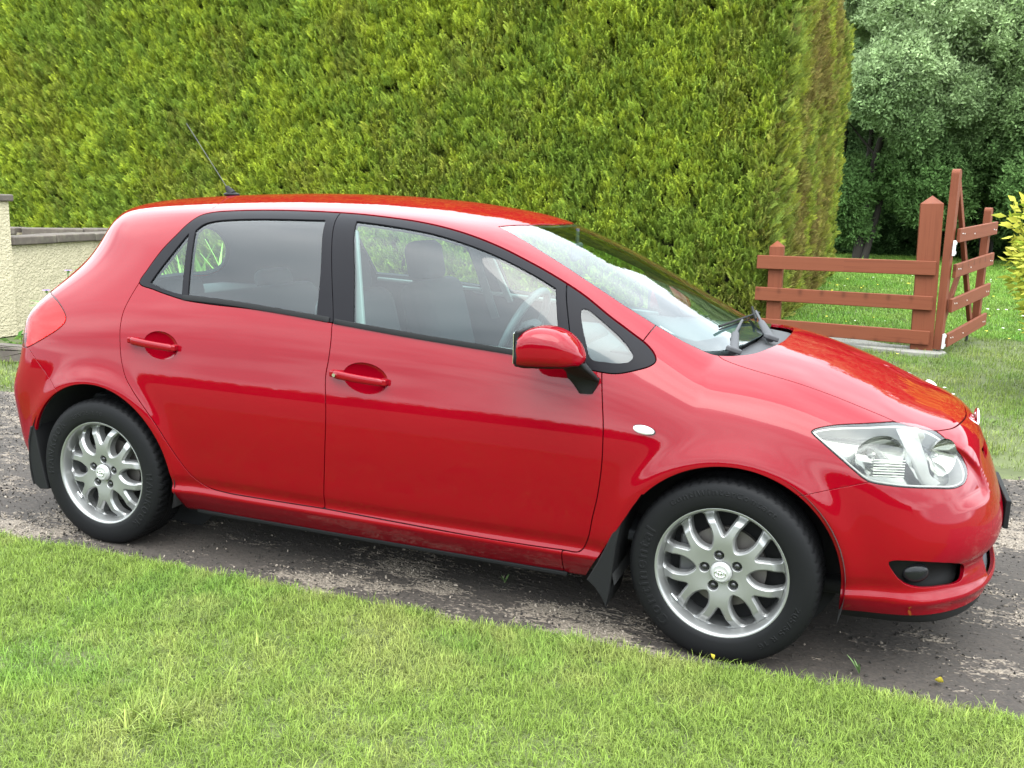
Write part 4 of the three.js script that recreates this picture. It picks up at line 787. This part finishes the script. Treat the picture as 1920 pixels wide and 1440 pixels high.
const bowlChrome = std(lin(.46, .47, .45), .06, { metalness: 1 });
// --- headlamps: clear cover, silvered bowls, grey divider
for (const side of [1, -1]) {
  const g = sub('headlight', car), src = side > 0 ? NEAR : FAR;
  part('lens', cut(src, [(x, y, z) => (z > .25 ? OUT.headlight(x, y) - .0012 : -1)], { off: .0015, lip: 0, side }), clearLens, g);
  part('lamp_seal', cut(src, [(x, y, z) => (z > .25 ? OUT.headlight(x, y) + .004 : -1), (x, y) => .0030 - OUT.headlight(x, y)], { off: -.003, lip: .006, side }), rubber, g);
  part('lamp_bezel', cut(src, [(x, y, z) => (z > .25 ? OUT.headlight(x, y) - .002 : -1), (x, y) => .0075 - OUT.headlight(x, y)], { off: -.006, lip: .060, side }), std(lin(.26, .265, .26), .3, { metalness: .6 }), g);
  const shell = cut(src, [(x, y, z) => (z > .25 ? OUT.headlight(x, y) + .004 : -1)], { off: -.055, lip: 0, side });
  part('lamp_back', shell, std(lin(.20, .205, .20), .12, { metalness: 1 }), g);
  // two silvered bowls set into the lamp, opening forwards and outwards
  const dish = (x, y, z, R, dep, ry, rz, sx, sy) => { const pr = []; for (let i = 0; i <= 16; i++) { const t = i / 16; pr.push(new THREE.Vector2(Math.max(.002, R * t), dep * t * t)); } return xf(new THREE.LatheGeometry(pr, 36), { r: [0, 0, -Math.PI / 2] }).applyMatrix4(new THREE.Matrix4().compose(new THREE.Vector3(x, y, side * z), new THREE.Quaternion().setFromEuler(new THREE.Euler(0, -side * ry, rz)), new THREE.Vector3(1, sy, sx))); };
  const bowls = [[1.70, .735, .688, .070, .075, .95, .02, 1.25, .95], [1.885, .715, .535, .062, .070, .75, .02, 1, 1.0]];
  for (const b of bowls) {
    part('reflector', dish(...b), bowlChrome, g);
    part('bulb', xf(new THREE.SphereGeometry(.012, 14, 10), { s: [1.8, 1, 1], r: [0, -side * b[5], 0], p: [b[0] + .028 * Math.cos(b[5]), b[1], side * (b[2] + .028 * Math.sin(b[5]))] }), satin, g);
  }
  // grey strap sweeping down between the bowls
  const P = [], I = [], spine = [[1.815, .800], [1.835, .765], [1.862, .715], [1.880, .672], [1.905, .645]];
  const q = openCurve(spine, 24);
  q.forEach(([x, y], i) => { const w = .016 + .014 * (1 - i / 24) + .012 * sstep(.7, 1, i / 24); for (const dx of [-w, -w * .5, w * .5, w]) { const z = onSide(Math.min(x + dx, 2.0), y); P.push(x + dx, y, side * (z - .020 - (Math.abs(dx) > w * .9 ? .016 : 0))); } if (i) for (let k = 0; k < 3; k++) { const a = (i - 1) * 4 + k; I.push(a, a + 4, a + 1, a + 1, a + 4, a + 5); } });
  part('divider', geoFrom(P, null, I), std(lin(.12, .125, .125), .4), g);
  // fluted side reflector between the bowls
  const fl = []; for (let i = 0; i < 7; i++) { const x = 1.735 + i * .009, y = .70 - i * .004; fl.push(xf(new RoundedBoxGeometry(.110, .0045, .020, 1, .002), { p: [1.77, .676 + i * .0085, side * (onSide(1.77, .70) - .034)], r: [0, side * .55, -.06] })); }
  part('flutes', merge(fl), bowlChrome, g);
  part('sidelight', xf(new THREE.SphereGeometry(.030, 20, 14), { p: [1.845, .775, side * (onSide(1.845, .775) - .045)] }), clearLens, g);
}
// fog lamps deep in their openings
for (const side of [1, -1]) part('fog_lamp', xf(new THREE.SphereGeometry(1, 24, 14), { s: [.045, .034, .02], r: [0, side * .5, 0], p: [1.885, .362, side * (onSide(1.885, .362) - .040)] }), dull(lin(.01, .01, .011), .2, .5), bumper);
// side repeaters
for (const side of [1, -1]) {
  const z = onSide(1.02, .758);
  const r = part('side_indicator', xf(new THREE.SphereGeometry(1, 24, 14), { s: [.037, .015, .012], r: [0, -side * .06, -.09], p: [1.015, .760, side * onSide(1.015, .760)] }), std(lin(.78, .80, .80), .08), car);
  part('lens_rim', xf(new THREE.TorusGeometry(1, .07, 8, 36), { s: [.038, .0155, .02], r: [0, -side * .06, -.09], p: [1.015, .760, side * (onSide(1.015, .760) + .001)] }), greyPlastic, r);
}
// mud flaps
for (const side of [1, -1]) {
  const flap = (pts, z0, z1) => { const s = new THREE.Shape(pts.map((p) => new THREE.Vector2(p[0], p[1]))); return s; };
  const fz = (x, y) => onSide(x, Math.max(y, .25));
  const f = [[.958, .438], [.934, .395], [.910, .335], [.882, .272], [.852, .214], [.880, .192], [.905, .160], [.919, .132], [.926, .180], [.932, .250], [.940, .340]];
  const g1 = new THREE.ExtrudeGeometry(new THREE.Shape(f.map((p) => new THREE.Vector2(...p))), { depth: .20, bevelEnabled: true, bevelSize: .004, bevelThickness: .006, bevelSegments: 2 });
  part('mud_flap', g1.translate(0, 0, side > 0 ? .655 : -.855), plastic, car);
  const r = [[-1.655, .470], [-1.672, .465], [-1.690, .400], [-1.682, .300], [-1.668, .215], [-1.640, .196], [-1.600, .200], [-1.612, .250], [-1.628, .320], [-1.640, .390]];
  part('mud_flap', new THREE.ExtrudeGeometry(new THREE.Shape(r.map((p) => new THREE.Vector2(...p))), { depth: .20, bevelEnabled: true, bevelSize: .004, bevelThickness: .006, bevelSegments: 2 }).translate(0, 0, side > 0 ? .645 : -.845), plastic, car);
}
// dark strip under the sill
for (const side of [1, -1]) part('sill_strip', xf(new RoundedBoxGeometry(1.62, .018, .05, 2, .006), { p: [-.06, .180, side * .742] }), plastic, car);
// aerial on the roof
{
  const x = -1.235, y = roofS(-1.235), g = sub('aerial', car);
  part('aerial_foot', merge([xf(new THREE.CylinderGeometry(.010, .020, .045, 16), { r: [0, 0, .75], p: [x - .012, y + .018, 0] }), xf(new THREE.SphereGeometry(.03, 16, 8), { s: [1.5, .35, .8], p: [x, y, 0] })]), plastic, g);
  const tip = new THREE.Vector3(-.455, .60, 0).normalize();
  const a = new THREE.Vector3(x - .028, y + .034, 0), b = a.clone().addScaledVector(tip, .37);
  part('aerial_rod', new THREE.TubeGeometry(new THREE.LineCurve3(a, b), 8, .0017, 8), std(lin(.06, .06, .06), .4, { metalness: .4 }), g);
}
// number plate and badge on the nose
{
  const xn = noseS(.47);
  const pl = part('number_plate', xf(new RoundedBoxGeometry(.002, .092, .395, 2, .0008), { p: [xn + .0060, .446, 0] }), std(lin(.75, .75, .73), .4), car);
  part('plate_holder', xf(new RoundedBoxGeometry(.018, .104, .41, 2, .004), { p: [xn - .0025, .446, 0] }), plastic, pl);
  const b = sub('badge', car), yb = .730, xb = 2.078;
  emblem(.070, .0045, b, chrome, new THREE.Matrix4().compose(new THREE.Vector3(xb, yb, 0), new THREE.Quaternion().setFromEuler(new THREE.Euler(0, Math.PI / 2, 0)), new THREE.Vector3(1, 1, 1)));
}
// three interlocking ovals
function emblem(R, t, parent, mat, M) {
  const el = (a, b, y) => { const c = new THREE.EllipseCurve(0, y, a, b, 0, Math.PI * 2), p = c.getPoints(48).slice(0, -1).map((v) => new THREE.Vector3(v.x, v.y, 0)); return new THREE.TubeGeometry(new THREE.CatmullRomCurve3(p, true), 64, t, 8, true); };
  const g = merge([el(R, R * .68, 0), el(R * .30, R * .66, 0), el(R * .66, R * .24, R * .40)]); g.applyMatrix4(M);
  return part('emblem', g, mat, parent);
}
// wipers on the scuttle
{
  const wg = (pivot, elbow, tip, b0, b1) => {
    const g = sub('wiper', car), V = (a) => new THREE.Vector3(...a);
    const limb = (a, b, r0, r1, s = 1) => { const d = V(b).sub(V(a)), L = d.length(), m = V(a).add(V(b)).multiplyScalar(.5); const q = new THREE.Quaternion().setFromUnitVectors(new THREE.Vector3(0, 1, 0), d.normalize()); return new THREE.CylinderGeometry(r1, r0, L, 8).applyMatrix4(new THREE.Matrix4().compose(m, q, new THREE.Vector3(s, 1, 1))); };
    part('wiper_arm', merge([limb(pivot, elbow, .013, .010, 1.4), limb(elbow, tip, .007, .005), xf(new RoundedBoxGeometry(.052, .020, .034, 3, .007), { p: [pivot[0], pivot[1] + .006, pivot[2]], r: [0, .5, -.3] })]), greyPlastic, g);
    part('wiper_blade', merge([limb(b0, b1, .005, .005), limb(V(b0).add(new THREE.Vector3(0, -.012, 0)).toArray(), V(b1).add(new THREE.Vector3(0, -.012, 0)).toArray(), .003, .003)]), rubber, g);
  };
  wg([1.235, .985, .46], [1.215, 1.03, .30], [1.205, 1.052, .05], [1.160, 1.055, .33], [1.235, 1.055, -.24]);
  wg([1.335, 1.005, .20], [1.275, 1.045, .02], [1.225, 1.062, -.22], [1.255, 1.055, .02], [1.175, 1.050, -.50]);
}
// --- wheels
function tyreText(words) {
  const c = document.createElement('canvas'); c.width = 2048; c.height = 128; const x = c.getContext('2d');
  x.fillStyle = '#000'; x.fillRect(0, 0, 2048, 128); x.fillStyle = '#fff'; x.textBaseline = 'middle';
  for (const [s, deg, size, y] of words) { x.font = `bold ${size}px sans-serif`; const u = ((-deg / 360) % 1 + 1) % 1; let px = u * 2048; for (const ch of s) { x.fillText(ch, px % 2048, y); px += x.measureText(ch).width + 3; } }
  const t = new THREE.CanvasTexture(c); t.wrapS = t.wrapT = THREE.RepeatWrapping; return t;
}
function rounded(pts, r) {              // closed path with rounded corners
  const p = new THREE.Path(), n = pts.length;
  for (let i = 0; i < n; i++) {
    const a = pts[(i + n - 1) % n], b = pts[i], c = pts[(i + 1) % n];
    const u = [a[0] - b[0], a[1] - b[1]], v = [c[0] - b[0], c[1] - b[1]], lu = Math.hypot(...u), lv = Math.hypot(...v), k = Math.min(r, lu * .45, lv * .45);
    const s = [b[0] + u[0] / lu * k, b[1] + u[1] / lu * k], e = [b[0] + v[0] / lv * k, b[1] + v[1] / lv * k];
    if (i) p.lineTo(...s); else p.moveTo(...s);
    p.quadraticCurveTo(b[0], b[1], e[0], e[1]);
  }
  p.closePath(); return p;
}
function makeWheel(words, nutTurn) {
  const w = new THREE.Group(); w.name = 'wheel';
  const RT = .316, prof = [[.2195, .086], [.226, .092], [.238, .0955], [.255, .0975], [.270, .0975], [.284, .0955], [.296, .0915], [.3035, .0865], [.3085, .081], [.312, .075], [.3140, .068], [.3150, .060], [.3155, .050], [.3158, .041], [.316, .032], [.316, .0275], [.316, .020], [.316, .012], [.316, .008], [.316, .002]];
  const full = [...prof, ...prof.slice().reverse().map(([r, z]) => [r, -z])], A = 360, P = [], UV = [], I = [];
  const K = full.length;
  for (let i = 0; i <= A; i++) {
    const f = i / A * 2 * Math.PI;
    for (let k = 0; k < K; k++) {
      let [r, z] = full[k]; const az = Math.abs(z);
      if (az < .084 && r > .30) {
        const groove = [.0275, .008].some((g) => Math.abs(az - g) < .0005) ? 1 : 0;
        const block = ((i + Math.round(az * 90)) % 6) === 0 && az > .034 ? 1 : 0, fine = ((i + Math.round(az * 160)) % 3) === 0 && az < .03 ? .45 : 0;
        r -= Math.max(groove * .007, block * (az > .078 ? .003 : .0055), fine * .004);
      }
      const x = r * Math.cos(f); let y = r * Math.sin(f);
      let zz = z; if (y < -.303) { const d = -.303 - y; y = -.303 - d * .12; zz *= 1 + d * .5; }
      P.push(x, y, zz); UV.push(-i / A, k < 8 ? (r - .2195) / (.3035 - .2195) : 1.02);
    }
  }
  for (let i = 0; i < A; i++) for (let k = 0; k < K - 1; k++) { const a = i * K + k, b = a + K; I.push(a, a + 1, b, b, a + 1, b + 1); }
  const t = tyreText(words);
  const tyreMat = dull(lin(.0045, .0045, .005), .6, .32, { bumpMap: t, bumpScale: .0012 });
  part('tyre', geoFrom(P, null, I, UV), tyreMat, w);
  // barrel and lip
  const lp = [[.2215, .083], [.2222, .087], [.2205, .0885], [.2160, .087], [.2120, .083], [.2085, .074], [.2045, .055], [.200, .02], [.196, -.04], [.205, -.09]].map((a) => new THREE.Vector2(...a));
  part('rim', new THREE.LatheGeometry(lp, 96).rotateX(Math.PI / 2), alloy, w);
  // six forked spokes cut from one disc, every edge chamfered
  const D = Math.PI / 180, pol = (r, a) => [r * Math.sin(a * D), r * Math.cos(a * D)];
  const holeA = outline(rounded([pol(.124, 0), pol(.160, -6.8), pol(.197, -11.4), pol(.202, -6), pol(.2025, 0), pol(.202, 6), pol(.197, 11.4), pol(.160, 6.8)], .010).getPoints(5).map((p) => [p.x, p.y]), false);
  const holeB = outline(rounded([pol(.086, 0), pol(.098, -7.8), pol(.119, -12.4), pol(.151, -11.8), pol(.196, -7.2), pol(.202, -3), pol(.202, 3), pol(.196, 7.2), pol(.151, 11.8), pol(.119, 12.4), pol(.098, 7.8)], .012).getPoints(5).map((p) => [p.x, p.y]), false);
  const solid = (x, y) => {                      // distance inside the metal, negative in the openings
    const r = Math.hypot(x, y); let d = .2085 - r, a = Math.atan2(y, x) / D - 90;
    const fa = a - 60 * Math.round(a / 60), fb = (a - 30) - 60 * Math.round((a - 30) / 60);
    d = Math.min(d, -holeA(r * Math.sin(fa * D), r * Math.cos(fa * D)), -holeB(r * Math.sin(fb * D), r * Math.cos(fb * D)));
    return d;
  };
  const N = 280, H = .210, SP = [], SI = [], SV = new Float32Array((N + 1) * (N + 1)), map = new Map();
  const xy = (i) => -H + 2 * H * i / N;
  for (let j = 0; j <= N; j++) for (let i = 0; i <= N; i++) SV[j * (N + 1) + i] = solid(xy(i), xy(j)) || 1e-7;
  const faceZ = (x, y) => { const r = Math.hypot(x, y), d = Math.max(0, solid(x, y)); let z = .066 + .010 * Math.exp(-(((r - .11) / .06) ** 2)) - .018 * sstep(.165, .203, r) - .010 * (1 - Math.min(1, d / .0062)); for (let k = 0; k < 5; k++) { const q = (nutTurn + 72 * k) * D, e = Math.hypot(x - .057 * Math.cos(q), y - .057 * Math.sin(q)); z -= .020 * (1 - sstep(.0125, .0175, e)); } return z; };
  const sv = (x, y) => { const key = Math.round(x * 2e5) * 1e6 + Math.round(y * 2e5); let q = map.get(key); if (q === undefined) { q = SP.length / 3; map.set(key, q); SP.push(x, y, faceZ(x, y)); } return q; };
  const rimE = [];
  for (let j = 0; j < N; j++) for (let i = 0; i < N; i++) for (const t of [[[i, j], [i + 1, j], [i + 1, j + 1]], [[i, j], [i + 1, j + 1], [i, j + 1]]]) {
    const f = t.map(([a, b]) => SV[b * (N + 1) + a]); if (f.every((v) => v <= 0)) continue;
    const out = [], cutE = [];
    for (let k = 0; k < 3; k++) { const A2 = t[k], B2 = t[(k + 1) % 3], a = f[k], b = f[(k + 1) % 3]; if (a > 0) out.push([xy(A2[0]), xy(A2[1])]); if (a > 0 !== b > 0) { const m = a / (a - b); const p = [lerp(xy(A2[0]), xy(B2[0]), m), lerp(xy(A2[1]), xy(B2[1]), m)]; out.push(p); cutE.push(p); } }
    const id = out.map((p) => sv(...p)); for (let k = 1; k < id.length - 1; k++) SI.push(id[0], id[k], id[k + 1]);
    if (cutE.length === 2) rimE.push(cutE.map((p) => sv(...p)));
  }
  const face = geoFrom(SP, null, SI), WP = [], WI = [], wm = new Map();
  const wall = (q) => { let v = wm.get(q); if (v === undefined) { v = WP.length / 3; wm.set(q, v); const x = SP[q * 3], y = SP[q * 3 + 1], z = SP[q * 3 + 2]; WP.push(x, y, z, x, y, z - .014, x, y, z - .030); } return v; };
  for (const [a, b] of rimE) { const p = wall(a), q = wall(b); WI.push(p, q, p + 1, q, q + 1, p + 1, p + 1, q + 1, p + 2, q + 1, q + 2, p + 2); }
  const g = merge([face, geoFrom(WP, null, WI)]);
  part('spokes', g, alloy, w);
  for (let k = 0; k < 5; k++) { const a = (nutTurn + 72 * k) * D; part('wheel_nut', merge([xf(new THREE.CylinderGeometry(.0090, .0100, .030, 6), { r: [Math.PI / 2, 0, 0], p: [.057 * Math.cos(a), .057 * Math.sin(a), .054] }), xf(new THREE.SphereGeometry(.0092, 10, 6), { s: [1, 1, .5], p: [.057 * Math.cos(a), .057 * Math.sin(a), .0685] }), xf(new THREE.CylinderGeometry(.0125, .0135, .006, 20), { r: [Math.PI / 2, 0, 0], p: [.057 * Math.cos(a), .057 * Math.sin(a), .0555] })]), gunmetal, w); }
  const cap = part('hub_cap', xf(new THREE.LatheGeometry([[.0, .0110], [.018, .0105], [.024, .0095], [.0255, .0105], [.0275, .0105], [.029, .008], [.0345, .004], [.036, -.004]].map((a) => new THREE.Vector2(...a)), 48), { r: [Math.PI / 2, 0, 0], p: [0, 0, .0765] }), std(lin(.36, .36, .35), .35, { metalness: .3 }), w);
  emblem(.0175, .0016, cap, chrome, new THREE.Matrix4().makeTranslation(0, 0, .0885));
  part('brake_disc', merge([xf(new THREE.CylinderGeometry(.137, .137, .02, 48), { r: [Math.PI / 2, 0, 0], p: [0, 0, .0] }), xf(new THREE.CylinderGeometry(.07, .07, .05, 32), { r: [Math.PI / 2, 0, 0], p: [0, 0, .01] })]), std(lin(.12, .11, .10), .5, { metalness: .6 }), w);
  part('brake_caliper', new RoundedBoxGeometry(.07, .15, .06, 3, .012).translate(-.12, .02, -.01), std(lin(.08, .08, .08), .5, { metalness: .5 }), w);
  part('dust_shield', xf(new THREE.CircleGeometry(.196, 40), { p: [0, 0, -.03] }), darkVoid, w);
  part('valve', xf(new THREE.CylinderGeometry(.004, .004, .03, 8), { r: [0, 0, .8], p: [-.155, -.125, .055] }), chrome, w);
  return w;
}
{
  const rear = makeWheel([['HANKOOK', 8, 62, 58], ['HANKOOK', 188, 62, 58], ['205/55 R 16', 120, 34, 64]], 88);
  const front = makeWheel([['\u25B2 ContiWinterContact', 136, 40, 40], ['Continental', 232, 74, 60], ['205/55 R 16 \u25B2', -14, 40, 60]], 101);
  const put = (w, x, side, steer) => { w.position.set(x, .306, side * .757); w.rotation.y = side > 0 ? -steer : Math.PI - steer; car.add(w); };
  put(front, 1.3, 1, .0623); put(rear, -1.3, 1, 0); put(front.clone(), 1.3, -1, .0623); put(rear.clone(), -1.3, -1, 0);
}
// --- cabin
{
  const soft = (w, h, d, r, p, rot = [0, 0, 0]) => xf(new RoundedBoxGeometry(w, h, d, 5, r), { p, r: rot });
  for (const z of [.37, -.37]) {
    const s = sub('front_seat', car);
    part('seat_cushion', soft(.52, .17, .50, .06, [.05, .50, z], [0, 0, .12]), seatCloth, s);
    part('seat_back', soft(.16, .62, .48, .07, [-.28, .80, z], [0, 0, .26]), seatCloth, s);
    part('headrest', soft(.11, .20, .27, .05, [-.385, 1.185, z], [0, 0, .20]), seatCloth, s);
    for (const d of [-.06, .06]) part('headrest_post', xf(new THREE.CylinderGeometry(.006, .006, .12, 8), { p: [-.36, 1.08, z + d], r: [0, 0, .2] }), chrome, s);
  }
  const r = sub('rear_seat', car);
  part('seat_cushion', soft(.50, .18, 1.28, .06, [-.80, .50, 0], [0, 0, .12]), seatCloth, r);
  part('seat_back', soft(.16, .56, 1.26, .07, [-1.13, .76, 0], [0, 0, .36]), seatCloth, r);
  for (const z of [.36, -.36]) part('headrest', soft(.09, .11, .26, .04, [-1.255, 1.05, z], [0, 0, .3]), seatCloth, r);
  part('parcel_shelf', soft(.46, .02, 1.10, .008, [-1.50, .985, 0]), cabin, car);
  const d = part('dashboard', merge([soft(.50, .20, 1.34, .09, [.80, .87, 0], [0, 0, -.06]), soft(.42, .05, 1.20, .02, [1.02, .945, 0], [0, 0, -.02]), soft(.18, .10, .40, .05, [.62, .97, .37]), soft(.30, .40, .28, .06, [.60, .62, 0])]), cabin, car);
  const w = sub('steering_wheel', car), M = new THREE.Matrix4().compose(new THREE.Vector3(.405, .98, .37), new THREE.Quaternion().setFromEuler(new THREE.Euler(0, Math.PI / 2, 0)).premultiply(new THREE.Quaternion().setFromEuler(new THREE.Euler(0, 0, -.42))), new THREE.Vector3(1, 1, 1));
  part('wheel_rim', new THREE.TorusGeometry(.182, .0155, 12, 60).applyMatrix4(M), std(lin(.06, .065, .07), .5), w);
  part('wheel_boss', merge([new RoundedBoxGeometry(.15, .12, .05, 3, .02).translate(0, 0, .02), new RoundedBoxGeometry(.34, .035, .022, 2, .01), new RoundedBoxGeometry(.05, .18, .022, 2, .01).translate(0, -.09, 0)]).applyMatrix4(M), cabin, w);
  part('rear_view_mirror', merge([soft(.03, .07, .24, .012, [.50, 1.285, 0], [0, .2, 0]), xf(new THREE.CylinderGeometry(.008, .008, .08, 8), { p: [.50, 1.34, 0] })]), greyPlastic, car);
  // pale belts on the centre pillars and pale sill trim of the far doors
  for (const s of [1, -1]) {
    part('seat_belt', merge([soft(.045, .46, .004, .001, [-.205, 1.10, s * .66], [s * -.25, 0, .26])]), std(lin(.10, .105, .11), .8), car);
    part('pillar_trim', soft(.035, .44, .02, .006, [-.150, 1.16, s * .685], [s * -.42, 0, .30]), paleTrim, car);
    part('window_ledge', soft(1.0, .02, .03, .008, [.20, .985, s * .775], [0, 0, -.055]), paleTrim, car);
    part('window_ledge', soft(.62, .02, .03, .008, [-.55, 1.035, s * .755], [0, 0, -.04]), paleTrim, car);
  }
  part('cabin_floor', soft(2.4, .04, 1.36, .01, [-.2, .33, 0]), cabin, car);
  part('load_floor', soft(.6, .04, 1.1, .01, [-1.5, .55, 0]), cabin, car);
  part('tax_disc', xf(new THREE.BoxGeometry(.07, .002, .05), { p: [.985, 1.03, .40], r: [0, .2, -.5] }), std(lin(.75, .77, .78), .6), car);
}
renderer.render(scene, camera);
